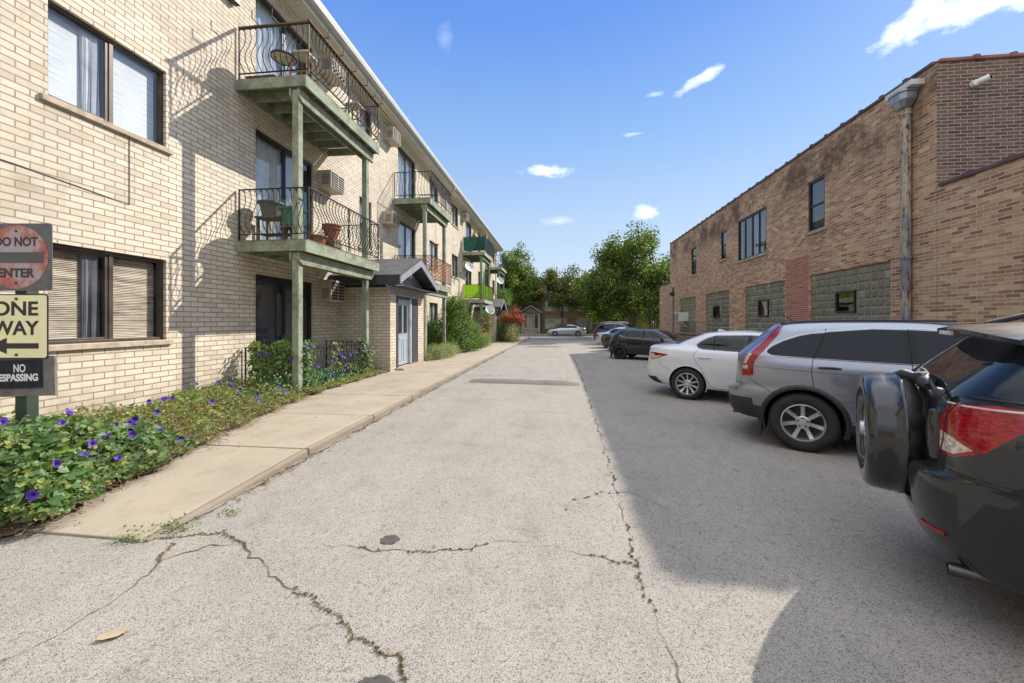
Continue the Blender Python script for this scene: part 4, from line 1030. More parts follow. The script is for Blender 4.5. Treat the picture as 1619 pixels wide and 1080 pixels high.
def disc(mb,r,y0,y1,cx=0,cz=0,n=48): mb.prism([(cx+r*math.cos(2*PI*i/n),cz+r*math.sin(2*PI*i/n)) for i in range(n)],lambda q,d:(q[0],y0+d,q[1]),y1-y0)
post=thing('sign_post','square dark green post in the flower bed holding the traffic signs','post',(SX,SY,.1),face)
m=MB(); m.box(-.055,.055,.03,.13,0,2.40); m.build('post_shaft',M('post_green',(.03,.055,.03),.6,var=.3),post,bevel=.006)
sg=thing('do_not_enter_sign','faded red and grey DO NOT ENTER sign, topmost on the post','sign',(SX,SY,2.215),face)
m=MB(); plate(m,.66,.625,.03,0,.004); m.build('plate',SGREY,sg)
m=MB(); disc(m,.295,-.0025,-.0003); m.build('disc',REDS,sg)
m=MB(); m.box(-.255,.255,-.0045,-.0027,-.055,.045); m.build('bar',M('bar_dark',(.09,.09,.095),.6,var=.15),sg)
text(sg,'DO NOT',0,.105,.078,STXT,-.0032,w=.40,bold=.0045); text(sg,'ENTER',0,-.185,.078,STXT,-.0032,w=.34,bold=.0045)
m=MB(); 
for z in (.24,-.24): m.lathe([(.011,0),(.011,.006),(0,.009)],(0,-.0026,z),(0,-1,0),8)
m.build('bolt',M('rust_bolt',(.10,.035,.02),.8),sg)
sg=thing('one_way_sign','pale yellow ONE WAY sign with a black arrow pointing left','sign',(SX,SY,1.572),face)
m=MB(); plate(m,.60,.60,.03,-.006,-.002); m.build('plate',SBLK,sg); m=MB(); plate(m,.578,.578,.024,-.0085,-.0062); m.build('panel',SYEL,sg)
text(sg,'ONE',0,.105,.125,SBLK,-.0092,w=.42,bold=.005); text(sg,'WAY',0,-.075,.125,SBLK,-.0092,w=.44,bold=.005)
m=MB(); m.prism([(.215,-.155),(.215,-.205),(-.08,-.205),(-.08,-.255),(-.255,-.18),(-.08,-.105),(-.08,-.155)],lambda q,d:(q[0],-.0100+d,q[1]),.0012); m.build('arrow',SBLK,sg)
m=MB()
for z in (.255,-.262): m.lathe([(.013,0),(.013,.006),(0,.009)],(.01,-.0086,z),(0,-1,0),8)
m.build('bolt',MC['rust_bolt'],sg)
bd=MB(); bd.box(-.37,.37,.0,.025,-.17,.20); o=bd.build('board',BOARD,bevel=.004); o.location=(SX-.02,SY,1.09); o.rotation_euler=(0,-.03,face); tag(o,'weathered grey wooden board behind the small black sign','board')
sg=thing('no_trespassing_sign','small dark NO TRESPASSING sign with white letters on the weathered board','sign',(SX-.045,SY-.012,1.13),face); sg.rotation_euler=(0,-.02,face)
m=MB(); plate(m,.54,.26,.012,-.006,-.002,cx=.02); m.build('plate',SNAVY,sg)
text(sg,'NO',.09,.02,.070,SWHT,-.0066,bold=.002,w=.11); text(sg,'TRESPASSING',.03,-.062,.062,SWHT,-.0066,w=.46,bold=.0035)

# ================================================================ BEYOND THE STREET
gz=ground_z(60); GW=M('far_window_white',(.62,.62,.60),.5)
FF=Fr(0,58.5,1,0,0,-1)
ab=thing('far_apartment_building','tan brick three storey building with white framed windows across the street','building',(0,0,0))
m=MB(); aw=[]
for (z0,z1,xs) in ((.55,2.05,[(-1.9,1.4),(2.75,4.9),(8,10)]),(3.1,4.7,[(-1.9,-.3),(.4,1.4),(2.75,4.9),(8,10)]),(5.7,7.1,[(-1.9,-.3),(.4,1.4),(2.75,4.9),(8,10)])):
    for a,b in xs: aw.append((a,b,z0,z1))
wall(m,FF,-2.35,13,-.4,7.75,aw); Fq=Fr(13,58.5,0,1,1,0); wall(m,Fq,0,10,-.4,7.75,[]); m.build('wall',TAN,ab)
for a in aw: window(ab,FF,*a,kind='slide',frame=GW,fw=.09,inset=.04,sill=False,blind=('curtain',CURT),drop=1)
m=MB(); m.box(-2.4,13.1,58.42,68,7.76,7.95); m.build('roof',ROOF,ab); m=MB(); m.box(-2.4,13,58.36,58.49,2.2,2.35); m.build('belt_course',SILL,ab); m=MB(); m.box(-2.2,13,58.9,58.95,0,7.5); m.build('inner_wall',INT,ab)
bb=thing('brown_brick_building','brown brick building with a gabled porch across the street, left of the tan building','building',(0,0,0))
m=MB(); FG=Fr(0,58.2,1,0,0,-1); aw=[(-10,-8.2,3.1,4.8),(-10,-8.2,5.9,7.4),(-4.3,-2.95,4.3,6.4),(-8,-6.4,.8,2.3)]; wall(m,FG,-16,-2.34,-.4,7.9,aw); wall(m,Fr(-2.34,58.2,0,1,1,0),0,8,-.4,7.9,[]); m.build('wall',BROWN,bb)
for a in aw: window(bb,FG,*a,kind='hung',frame=GW,fw=.09,inset=.04,sill=False,blind=('curtain',CURTD))
m=MB(); m.box(-16.1,-2.36,58.1,68,7.91,8.1); m.build('roof',ROOF,bb); m=MB(); m.box(-16,-2.5,58.7,58.75,0,7.5); m.build('inner_wall',INT,bb)
po=thing('gabled_porch','small glazed porch with a pale gable roof and stone steps on the brown building','porch',(-3.85,56.9,gz))
m=MB(); m.prism([(-1.55,3.0),(0,3.95),(1.55,3.0),(1.55,3.2),(0,4.15),(-1.55,3.2)],lambda q,d:(q[0],d,q[1]),1.5); m.build('roof',M('porch_trim',(.42,.41,.37),.6),po)
m=MB(); m.prism([(-1.2,3.0),(1.2,3.0),(0,3.8)],lambda q,d:(q[0],.2+d,q[1]),.05); m.build('gable',BROWN,po)
for x in (-1.3,1.12):
    m=MB(); m.box(x,x+.2,.1,.35,0,3.0); m.build('column',MC['porch_trim'],po)
m=MB(); m.box(-1.1,1.1,.25,1.3,0,.75); m.box(-.95,.95,-.05,.249,0,.5); m.box(-.9,.9,-.35,-.052,0,.25); m.build('steps',CONC,po)
m=MB(); m.box(-1.05,1.05,.5,.52,.76,2.9); g=m.build('window',GLASS,po); m=MB()
for x in (-1.09,-.52,.45,1.02): m.box(x,x+.07,.45,.57,.76,2.9)
m.box(-1.02,1.02,.46,.56,.77,.85); m.box(-1.02,1.02,.46,.56,2.82,2.9); m.build('frame',GW,g)
m=MB(); m.box(-.45,.4,.62,.64,.8,2.8); m.build('curtain',M('porch_curtain',(.6,.52,.38),.9),g)
rh=thing('red_brick_house','low red brick house half hidden by trees beyond the street','house',(0,0,0))
m=MB(); FH=Fr(0,62,1,0,0,-1); aw=[(13.4,14.6,1.0,2.4)]; wall(m,FH,9.5,17,-.4,3.3,aw); Fx=Fr(9.5,70,0,-1,-1,0); wall(m,Fx,0,8,-.4,3.3,[]); m.build('wall',REDB,rh); window(rh,FH,*aw[0],frame=GW,fw=.08,inset=.04,sill=False)
m=MB(); m.prism([(9.2,3.3),(17.3,3.3),(13.2,5.6)],lambda q,d:(q[0],61.8+d,q[1]),8); m.build('roof',ROOF,rh)
# green dumpster with its lid
db=thing('dumpster','green steel dumpster on the lawn beyond the street','dumpster',(6.9,56.5,gz+.05)); DG=M('dumpster_green',(.05,.16,.12),.5,var=.2)
m=MB(); m.prism([(-.75,0),(.75,0),(.8,1.25),(-.8,1.25)],lambda q,d:(q[0],d,q[1]),1.1); m.build('bin',DG,db,bevel=.02)
m=MB(); m.prism([(-.84,1.26),(.84,1.26),(.84,1.32),(0,1.42),(-.84,1.32)],lambda q,d:(q[0],-.05+d,q[1]),1.2); m.build('lid',BLACKF,db)
for x in (-.6,-.2,.2,.6): m=MB(); m.box(x-.03,x+.03,-.04,-.002,.05,1.2); m.build('rib',DG,db)
# dark pole near the large tree
pl=thing('light_pole','dark slender light pole rising in front of the large tree','pole',(8.72,39.0,ground_z(39)))
m=MB(); m.tube([(0,0,0),(0,0,5.6)],[.11,.08],10); m.build('shaft',BLACKF,pl,smooth=True); m=MB(); m.tube([(0,0,5.5),(0,-.9,5.75)],.035,6); m.build('arm',BLACKF,pl); m=MB(); m.box(-.12,.12,-1.35,-.85,5.68,5.8); m.build('lamp_head',BLACKF,pl,bevel=.02)
m=MB(); m.prism([(-.2,-.2),(.2,-.2),(.2,.2),(-.2,.2)],lambda q,d:(q[0],q[1],d),.25); m.build('footing',CONC,pl,bevel=.02)

# unseen brick building added behind the camera to darken reflections in the car glass
kb_=thing('unseen_brick_building','unseen long red brick building added behind the viewer to darken reflections','building',(0,0,0))
m=MB(); FK=Fr(40,-30,-1,0,0,1); aw=[]
for i in range(13):
    for z0 in (1.0,4.2): aw.append((4+i*5.4,6+i*5.4,z0,z0+1.6))
wall(m,FK,0,75,-.3,7.4,aw); m.build('wall',COMMON,kb_)
for a in aw: window(kb_,FK,*a,kind='hung',frame=GW,fw=.08,inset=.05,sill=False)
m=MB(); m.box(-35,40,-42,-30.01,7.41,7.6); m.build('roof',ROOF,kb_); m=MB(); m.box(-35,40,-30.8,-30.7,0,7.3); m.build('inner_wall',INT,kb_)
# ================================================================ VEHICLES
def paint(name,col,metal=.0,rough=.3,coat=1.0,flake=0):
    s=N(name); v=s.co('Object')
    dk=.02 if max(col)<.1 else .10; c=s.mix(s.ramp(s.noise(v,3.5,5,.7),[(.45,0.),(.8,dk)]),col,(.28,.25,.21))
    s.set(Specular_IOR_Level=.15 if max(col)<.1 else .5); s.set(Base_Color=c,Metallic=metal,Roughness=s.ramp(s.noise(v,9,5,.7),[(.3,rough),(.8,rough+.12)]),Coat_Weight=coat,Coat_Roughness=.035)
    if flake: s.bump(s.noise(v,900,1,.5),flake,.0005)
    MC[name]=s.m; return s.m
P_DGREY=paint('paint_dark_grey',(.014,.0155,.017),.0,.3); P_SILV=paint('paint_silver',(.25,.27,.31),.85,.27); P_WHITE=paint('paint_white',(.58,.585,.60),0,.35)
P_BLACK=paint('paint_black',(.012,.012,.013),0,.25); P_BRONZE=paint('paint_dark_bronze',(.03,.028,.024),.3,.28); P_BLUE=paint('paint_navy',(.02,.035,.09),.3,.25); P_SILV2=paint('paint_light_silver',(.42,.44,.48),.6,.32)
CGL=None
def carglass():
    s=N('car_glass'); v=s.wpos(); s.set(Base_Color=(.012,.016,.022),Roughness=.03,Specular_IOR_Level=.28,IOR=1.45); return s.m
CGL=carglass()
CGT=glass_mat('car_glass_clear',(.30,.34,.36),.0,rough=.02)
SEAT=M('seat_cloth',(.045,.045,.048),.9,var=.2)
def interior(car,x0,x1,w,belt,xs=(1.55,2.35),top=.30):
    m=MB(); m.box(x0,x1,-w,w,.34,belt-.06); m.build('cabin_floor',DARKIN,car.root)
    for k,x in enumerate(xs):
        for y in ((-.36,.36) if k else (-.38,0,.38)):
            m=MB(); m.prism([(x,belt-.08),(x+.14,belt-.08),(x+.03,belt+top-.14),(x-.07,belt+top-.14)],lambda q,d:(q[0],y-.21+d,q[1]),.42); m.box(x-.09,x+.0,y-.12,y+.12,belt+top-.12,belt+top); m.build('seat',SEAT,car.root,bevel=.03)
PIL=M('pillar_black_gloss',(.008,.008,.009),.2,var=0,bump=0,spec=.25)
PLASTIC=M('bumper_black_plastic',(.022,.023,.025),.55,var=.25,bump=.2,bscale=200); RUB=M('tyre_rubber',(.018,.018,.019),.8,var=.3,scale=14,bump=.3,bscale=120)
DARKIN=M('underbody_dark',(.012,.012,.012),.9,var=.2); CHROME=M('chrome',(.6,.6,.62),.12,metal=1,var=.05,bump=0); ALLOY=M('alloy_silver',(.50,.50,.52),.28,metal=.75,var=.08,bump=0); BLKRIM=M('rim_black',(.03,.03,.03),.3,metal=.5)
def lens(name,c1,c2,scale=22):
    s=N(name); v=s.co('Object',(1,1,2.2)); w=s.n('ShaderNodeTexVoronoi'); w.inputs['Scale'].default_value=scale; s.l(v,w.inputs['Vector'])
    s.set(Base_Color=s.ramp(w.outputs['Distance'],[(.1,c1),(.75,c2)]),Roughness=.12,Coat_Weight=.7,Coat_Roughness=.02,Specular_IOR_Level=.3)
    s.bump(w.outputs['Distance'],.16,.005); MC[name]=s.m; return s.m
RED=lens('lens_red',(.40,.002,.006),(.16,.0,.008),30); CLEAR=lens('lens_clear',(.75,.66,.52),(.30,.27,.25),34); ORANGE=lens('lens_dark_red',(.25,.01,.01),(.12,.0,.0))
def pchip(xs,ys,x):
    n=len(xs)
    i=max(0,min(n-2,next((k for k in range(n-1) if x<=xs[k+1]),n-2)))
    h=[xs[k+1]-xs[k] for k in range(n-1)]; d=[(ys[k+1]-ys[k])/h[k] for k in range(n-1)]
    def m(k):
        if k==0: return d[0]
        if k==n-1: return d[-1]
        if d[k-1]*d[k]<=0: return 0
        return 2*d[k-1]*d[k]/(d[k-1]+d[k])
    t=(x-xs[i])/h[i]; a,b=m(i),m(i+1)
    return ys[i]*(2*t**3-3*t*t+1)+h[i]*a*(t**3-2*t*t+t)+ys[i+1]*(3*t*t-2*t**3)+h[i]*b*(t**3-t*t)
HU=Vector((math.sin(R(120)),math.cos(R(120)),0))
class Car:
    def __init__(s,name,label,loc,levels,paintm,heading=120,scale=1.0,group=None,NA=104,sub=4):
        s.root=thing(name,label,'car',loc,R(90-heading),group); s.root.scale=(scale,)*3
        cols=list(zip(*levels)); ks=list(range(len(levels))); bm=bmesh.new(); rows=[]
        N_=(len(levels)-1)*sub+1
        for r in range(N_):
            k=r/sub; zr,zf,xr,xf,w,nr,nf,zm=[pchip(ks,list(c),k) for c in cols]
            xc=xr+(xf-xr)*.5; row=[]
            for i in range(NA):
                th=PI+2*PI*(i+.5)/NA; c,sn=math.cos(th),math.sin(th); n=nr if c<0 else nf
                x=xc+(xf-xr)/2*math.copysign(abs(c)**(2/n),c); y=w*math.copysign(abs(sn)**(2/n),sn)
                t=(x-xr)/(xf-xr); z=zr+(zf-zr)*t+zm*4*t*(1-t)
                row.append(bm.verts.new((x,y,z)))
            rows.append(row)
        for a,b in zip(rows[:-1],rows[1:]):
            for i in range(NA): bm.faces.new((a[i],a[(i+1)%NA],b[(i+1)%NA],b[i]))
        bm.faces.new(rows[0][::-1]); bm.faces.new(rows[-1])
        bmesh.ops.recalc_face_normals(bm,faces=bm.faces); bm.normal_update()
        s.nl=bm.verts.layers.float_vector.new('nn')
        for v in bm.verts: v[s.nl]=v.normal
        s.bm=bm; s.bvh=BVHTree.FromBMesh(bm); s.mats=[('body',paintm)]; s.L=max(l[3] for l in levels)
        for f in bm.faces: f.material_index=0
    def mat(s,name,m): s.mats.append((name,m)); return len(s.mats)-1
    def region(s,poly,mode='side',idx=None,delete=False,sel=None,only=None):
        bm=s.bm; z=Vector((0,0,1))
        E={'side':Vector((1,0,0)),'sideR':Vector((1,0,0)),'rear':Vector((0,1,0)),'front':Vector((0,1,0)),'cR':Vector((1,-1,0)),'cL':Vector((1,1,0)),'fR':Vector((-1,-1,0)),'fL':Vector((-1,1,0))}[mode]
        m=s.L/2
        flt={'side':lambda f,c:abs(f.normal.y)>.25,'sideR':lambda f,c:f.normal.y<-.25,'rear':lambda f,c:f.normal.x<-.25 and c.x<m,'front':lambda f,c:f.normal.x>.25 and c.x>m,
             'cR':lambda f,c:c.y<-.3 and c.x<m and f.normal.z<.8,'cL':lambda f,c:c.y>.3 and c.x<m and f.normal.z<.8,'fR':lambda f,c:c.y<-.3 and c.x>m,'fL':lambda f,c:c.y>.3 and c.x>m}[mode]
        q=lambda co:(co.dot(E),co.z)
        P=[tuple(p) for p in poly]; n=len(P)
        for i in range(n):
            A,B=P[i],P[(i+1)%n]
            lo=(min(A[0],B[0])-1e-4,min(A[1],B[1])-1e-4); hi=(max(A[0],B[0])+1e-4,max(A[1],B[1])+1e-4)
            fs=[]
            for f in bm.faces:
                c=f.calc_center_median()
                if not flt(f,c): continue
                qs=[q(v.co) for v in f.verts]
                if max(a for a,b in qs)<lo[0] or min(a for a,b in qs)>hi[0] or max(b for a,b in qs)<lo[1] or min(b for a,b in qs)>hi[1]: continue
                fs.append(f)
            if not fs: continue
            no=E*(-(B[1]-A[1]))+z*(B[0]-A[0])*1.0
            # plane through the segment containing the viewing axis
            pt=E*(A[0]/E.dot(E))+z*A[1]
            nn=(E/E.length)*(-(B[1]-A[1])) + z*((B[0]-A[0])/E.length)
            if nn.length<1e-9: continue
            es={e for f in fs for e in f.edges}; vs={v for f in fs for v in f.verts}
            bmesh.ops.bisect_plane(bm,geom=list(vs)+list(es)+fs,dist=2e-4,plane_co=pt,plane_no=nn.normalized())
        hit=[]
        for f in bm.faces:
            if only is not None and f.material_index!=only: continue
            c=f.calc_center_median()
            if not flt(f,c): continue
            x,y=q(c); ins=False
            for i in range(n):
                (x1,y1),(x2,y2)=P[i],P[(i+1)%n]
                if (y1>y)!=(y2>y) and x<(x2-x1)*(y-y1)/(y2-y1)+x1: ins=not ins
            if ins: hit.append(f)
        if delete: bmesh.ops.delete(bm,geom=hit,context='FACES')
        elif idx is not None:
            for f in hit: f.material_index=idx
        return hit
    def ray(s,x,z,side=-1,rear=False,y=0,front=False):
        if rear: o,d=Vector((-3,y,z)),Vector((1,0,0))
        elif front: o,d=Vector((9,y,z)),Vector((-1,0,0))
        else: o,d=Vector((x,side*4,z)),Vector((0,-side,0))
        h=s.bvh.ray_cast(o,d); return (h[0],h[1]) if h[0] is not None else (None,None)
    def line(s,name,pts,m,r=.004,sides=(-1,1),off=.0,mode='side',step=.04,close=False,par=None):
        """thin strip (seam, moulding) following the body"""
        if close: pts=list(pts)+[pts[0]]
        for sd in (sides if mode=='side' else (0,)):
            P=[]
            for a,b in zip(pts[:-1],pts[1:]):
                k=max(1,int(math.hypot(b[0]-a[0],b[1]-a[1])/step))
                for i in range(k): P.append((a[0]+(b[0]-a[0])*i/k,a[1]+(b[1]-a[1])*i/k))
            P.append(pts[-1]); Q=[]
            for p in P:
                if mode=='side': h,nn=s.ray(p[0],p[1],sd)
                elif mode=='rear': h,nn=s.ray(0,p[1],rear=True,y=p[0])
                else: h,nn=s.ray(0,p[1],front=True,y=p[0])
                if h is not None: Q.append(h+nn*off)
            if len(Q)>1: mb=MB(); mb.tube(Q,r,5); mb.build(name,m,par or s.root,smooth=True)
    def arch(s,xc,zc,Rr,wheel_w=.24,flare=None,fl=.05,lip=True,top=1.0):
        n=22; a0=-.35; P=[(xc+Rr*math.cos(a0+(PI-2*a0)*i/n),zc+Rr*top*math.sin(a0+(PI-2*a0)*i/n)) for i in range(n+1)]
        poly=P+[(P[-1][0],-.2),(P[0][0],-.2)]
        edge={}
        for sd in (-1,1):
            E=[]
            for p in P:
                h,nn=s.ray(p[0],max(p[1],.30),sd); E.append((h.y if h else sd*.8))
            edge[sd]=E
        s.region(poly,'side',delete=True)
        for sd in (-1,1):
            m=MB(); w=[]
            for p,y in zip(P,edge[sd]): w.append(((p[0],y-sd*.004,p[1]),(p[0],sd*.38,p[1])))
            for i in range(n):
                m.face([w[i][0],w[i+1][0],w[i+1][1],w[i][1]])
            c=[b for a,b in w]; m.face(c)
            m.build('wheel_arch',DARKIN,s.root)
            f=MB()
            if flare:
                for i in range(n+1):
                    a=a0+(PI-2*a0)*i/n; 
                ring=[]
                for i in range(n+1):
                    a=a0+(PI-2*a0)*i/n; y=edge[sd][i]
                    pin=Vector((P[i][0],y+sd*.012,P[i][1])); Ro=Rr+fl; po=(xc+Ro*math.cos(a),zc+Ro*top*math.sin(a)); h,nn=s.ray(po[0],max(po[1],.30),sd)
                    yo=(h.y if h else y); pout=Vector((po[0],yo+sd*.003,po[1])); mid=(pin+pout)/2; mid.y+=sd*.012
                    ring.append((Vector((pin.x,pin.y-sd*.03,pin.z)),pin,mid,pout,Vector((pout.x,pout.y-sd*.01,pout.z))))
                for i in range(n):
                    for k in range(4): f.face([ring[i][k],ring[i+1][k],ring[i+1][k+1],ring[i][k+1]])
                f.build('arch_trim',flare,s.root,smooth=True)
            elif lip:
                f.tube([(p[0],y,p[1]) for p,y in zip(P,edge[sd])],.008,6); f.build('arch_lip',s.mats[0][1],s.root,smooth=True)
    def finish(s):
        bm=s.bm; nl=s.nl; out={}
        for idx,(nm,m) in enumerate(s.mats):
            fs=[f for f in bm.faces if f.material_index==idx]
            if not fs: continue
            # separate islands on the two sides become separate parts
            groups=[fs]
            if nm!='body':
                left=set(fs); groups=[]
                while left:
                    st=[left.pop()]; g=[]
                    while st:
                        f=st.pop(); g.append(f)
                        for e in f.edges:
                            for f2 in e.link_faces:
                                if f2 in left: left.discard(f2); st.append(f2)
                    if len(g)>0: groups.append(g)
            for g in groups:
                vm={}; V=[]; NV=[]; F=[]
                for f in g:
                    q=[]
                    for v in f.verts:
                        if v not in vm: vm[v]=len(V); V.append(v.co[:]); NV.append(Vector(v[nl]).normalized()[:])
                        q.append(vm[v])
                    F.append(q)
                me=bpy.data.meshes.new(nm); me.from_pydata(V,[],F); me.materials.append(m)
                for p in me.polygons: p.use_smooth=True
                me.normals_split_custom_set_from_vertices(NV)
                o=bpy.data.objects.new(nm,me); sc.collection.objects.link(o); o.parent=s.root; out.setdefault(nm,[]).append(o)
        bm.free(); return out
def wheel(root,x,y,r,w=.22,rr=.215,sp=7,style='fat',rim=ALLOY,z=None,cap=True):
    """tyre with a spoked rim; y<0 is the right hand side"""
    sd=-1 if y<0 else 1; z=r if z is None else z; ax=(0,sd,0)
    t=MB(); hw=w/2
    t.lathe([(rr,-hw*.9),(rr+.02,-hw*1.0),(r-.04,-hw*1.05),(r-.012,-hw*.9),(r-.003,-hw*.62),(r,-hw*.3),(r,hw*.3),(r-.003,hw*.62),(r-.012,hw*.9),(r-.045,hw*1.06),(r-.075,hw*1.07),(rr+.02,hw*1.0),(rr+.004,hw*.92),(rr,hw*.85)],(0,0,0),ax,56)
    ty=t.build('wheel',RUB,root,smooth=True,sharp=60,loc=(x,y-sd*hw,z))
    tr=MB()
    for k in range(64):     # tread blocks on the shoulders
        a=2*PI*k/64; c,s_=math.cos(a),math.sin(a)
        for yy in (-.75,.75,0):
            tr.obox((c*(r-.001),yy*hw*.95,s_*(r-.001)),(c*.004,0,s_*.004),(0,hw*.2,0),(-s_*.011,0,c*.011))
    tr.build('tread',RUB,ty)
    b=MB(); b.lathe([(rr+.003,hw*.86),(rr+.003,hw*.94),(rr-.008,hw*.96),(rr-.018,hw*.84),(rr-.022,hw*.3),(rr-.03,-hw*.6)],(0,0,0),ax,48)
    b.build('rim',rim,ty,smooth=True,sharp=50)
    d=MB(); d.lathe([(rr-.02,-hw*.3),(.02,-hw*.3)],(0,0,0),ax,32); d.lathe([(rr*.62,-hw*.1),(rr*.62,-hw*.2),(.0,-hw*.12)],(0,0,0),ax,32); d.build('brake_disc',M('brake_dark',(.06,.055,.05),.5,metal=.5),ty,smooth=True)
    m=MB(); u=lambda a:(math.cos(a),math.sin(a))
    def pt(rad,a,h): c,s_=u(a); return (c*rad,sd*h,s_*rad)
    for k in range(sp):
        a=2*PI*k/sp+PI/2
        def spoke(a,w0,w1,r0,r1,h0,h1,th=.018):
            P=[]; st=6
            for i in range(st+1):
                q=i/st; rad=r0+(r1-r0)*q; ww=(w0+(w1-w0)*q)/rad; h=h0+(h1-h0)*q-.012*math.sin(PI*q)
                P.append((pt(rad,a-ww/2,h-th),pt(rad,a-ww/2*.72,h),pt(rad,a+ww/2*.72,h),pt(rad,a+ww/2,h-th)))
            for i in range(st):
                for j in range(3): m.face([P[i][j],P[i+1][j],P[i+1][j+1],P[i][j+1]])
                m.face([P[i][3],P[i+1][3],P[i+1][0],P[i][0]])
        if style=='fat': spoke(a,.050,.060,.045,rr-.012,hw*.62,hw*.80)
        elif style=='split':
            spoke(a-.13,.026,.030,.05,rr-.01,hw*.6,hw*.82); spoke(a+.13,.026,.030,.05,rr-.01,hw*.6,hw*.82)
        elif style=='ten': spoke(a,.030,.050,.045,rr-.01,hw*.58,hw*.84)
        elif style=='thin': spoke(a-.07,.012,.012,.05,rr-.01,hw*.3,hw*.75,.01); spoke(a+.07,.012,.012,.05,rr-.01,hw*.3,hw*.75,.01)
    m.lathe([(.075,hw*.3),(.078,hw*.58),(.066,hw*.66),(.034,hw*.66),(.032,hw*.74),(0,hw*.76)],(0,0,0),ax,24)
    m.build('spokes',rim,ty,smooth=True,sharp=35)
    n=MB()
    for k in range(5):
        a=2*PI*k/5+PI/2; c,s_=u(a); n.lathe([(.0105,hw*.55),(.0105,hw*.69),(0,hw*.70)],(c*.054,0,s_*.054),ax,8)
    n.build('lug_nut',DARKIN,ty); return ty
def mirror(root,x,y,z,mat,s_=1):
    for sd in (-1,1):
        m=MB(); m.lathe([(0,-.12),(.05,-.10),(.085,-.02),(.09,.03),(.08,.05),(.0,.05)],(0,0,0),(-1,0,0),14); o=m.build('mirror',mat,root,smooth=True,loc=(x,sd*(y+.10),z)); o.scale=(s_,s_*1.25,s_*.8)
        m=MB(); m.bar((0,0,0),(0,-sd*.12,-.04),.06,.03); m.build('stalk',PLASTIC,o)
def handle(car,x0,x1,z,mat,cupmat=None,sides=(-1,1)):
    for sd in sides:
        h0,n0=car.ray((x0+x1)/2,z,sd)
        if h0 is None: continue
        y=h0.y; m=MB(); P=[]
        for i in range(9):
            t=i/8; P.append((x0+(x1-x0)*t,y+sd*(.012+.026*math.sin(PI*t)),z+.006*math.sin(PI*t)))
        m.tube(P,[.010,.013,.015,.016,.016,.016,.015,.013,.010],8); o=m.build('handle',mat,car.root,smooth=True); o.scale=(1,1,1)
def plate_(car,y,z,w,h,x):
    m=MB(); m.box(x-.008,x,y-w/2,y+w/2,z-h/2,z+h/2); m.build('number_plate',M('plate_white',(.6,.6,.6),.4,bump=0),car.root)

# ---------------------------------------------------------------- 1 dark grey SUV with a spare wheel
lv=[(.29,.22,.50,4.05,.78,4,4,0),(.295,.24,.20,4.25,.86,4,4,0),(.37,.34,.09,4.3,.89,4.2,4,0),(.60,.5,.015,4.32,.905,4.6,4,0),(.74,.64,.0,4.3,.912,4.8,4,0),(.805,.72,.015,4.25,.915,5,4,0),
 (.845,.77,.095,4.22,.905,6.5,4,0),(1.0,.88,.10,4.15,.905,7,4,0),(1.17,1.0,.12,3.95,.89,7,4,0),(1.235,1.12,.15,3.45,.865,7,4,0),(1.38,1.38,.29,2.95,.79,6.5,4,0),(1.50,1.52,.41,2.55,.725,6,4,.01),(1.585,1.585,.47,2.4,.64,6,4,.02),(1.61,1.62,.62,2.2,.45,5,4,.03),(1.62,1.63,1.2,1.7,.04,4,4,.03)]
c=Car('parked_suv','dark grey sport utility car with a covered spare wheel on its back, nearest the camera',(2.23,2.94,0),lv,P_DGREY)
gi=c.mat('window',CGL); ri=c.mat('tail_light',RED); wi=c.mat('reverse_light',CLEAR); bi=c.mat('bumper_recess',P_DGREY); fi=c.mat('reflector',RED)
# glass house
c.region([(.155,1.245),(.60,1.245),(.60,1.50),(.43,1.50)],'side',gi); 
c.region([(-.80,1.225),(.80,1.225),(.70,1.51),(-.70,1.51)],'rear',gi)
c.region([(.66,1.25),(1.55,1.23),(1.55,1.50),(.66,1.515)],'side',gi); c.region([(1.62,1.225),(2.75,1.19),(2.35,1.50),(1.62,1.50)],'side',gi)
c.region([(-.72,1.15),(.72,1.15),(.62,1.5),(-.62,1.5)],'front',gi)
# tail lights that wrap the corner, as seen along the diagonal
for md in ('cR','cL'):
    c.region([(.655,.94),(.70,.92),(.82,.925),(1.00,.985),(1.14,1.10),(1.28,1.16),(1.52,1.195),(1.56,1.21),(1.0,1.215),(.80,1.20),(.71,1.165),(.655,1.10)],md,ri)
    c.region([(.672,.95),(.71,.937),(.81,.94),(.94,.985),(.80,1.025),(.672,1.04)],md,wi)
rec=c.region([(-.44,.52),(.36,.52),(.40,.86),(-.46,.86)],'rear'); rec=c.region([(-.40,.55),(.32,.55),(.36,.852),(-.42,.852)],'rear',bi)
vs={v for f in rec for v in f.verts if all(g.material_index==bi for g in v.link_faces)}
for v in vs: v.co.x+=.13*min(1,max(0,(.86-v.co.z)*14))*1.0
c.line('reflector',[(-.60,.492),(-.52,.492),(-.44,.486)],RED,.013,mode='rear',off=.0); c.line('reflector',[(.60,.492),(.52,.492),(.44,.486)],RED,.013,mode='rear',off=.0)
c.arch(.95,.36,.42,flare=None); c.arch(3.6,.36,.42)
for sd in (-1,1): wheel(c.root,.95,sd*.90,.36,.235,.215,5,'fat'); wheel(c.root,3.60,sd*.90,.36,.235,.215,5,'fat')
SEAM=M('seam_dark',(.006,.006,.006),.8,var=0,bump=0)
c.line('gate_seam',[(-.56,.875),(-.60,1.0),(-.60,1.12),(-.64,1.19),(-.78,1.222),(-.80,1.235),(-.69,1.51)],SEAM,.0035,mode='rear'); c.line('gate_seam',[(.56,.875),(.60,1.0),(.60,1.12),(.64,1.19),(.78,1.222),(.80,1.235),(.69,1.51)],SEAM,.0035,mode='rear')
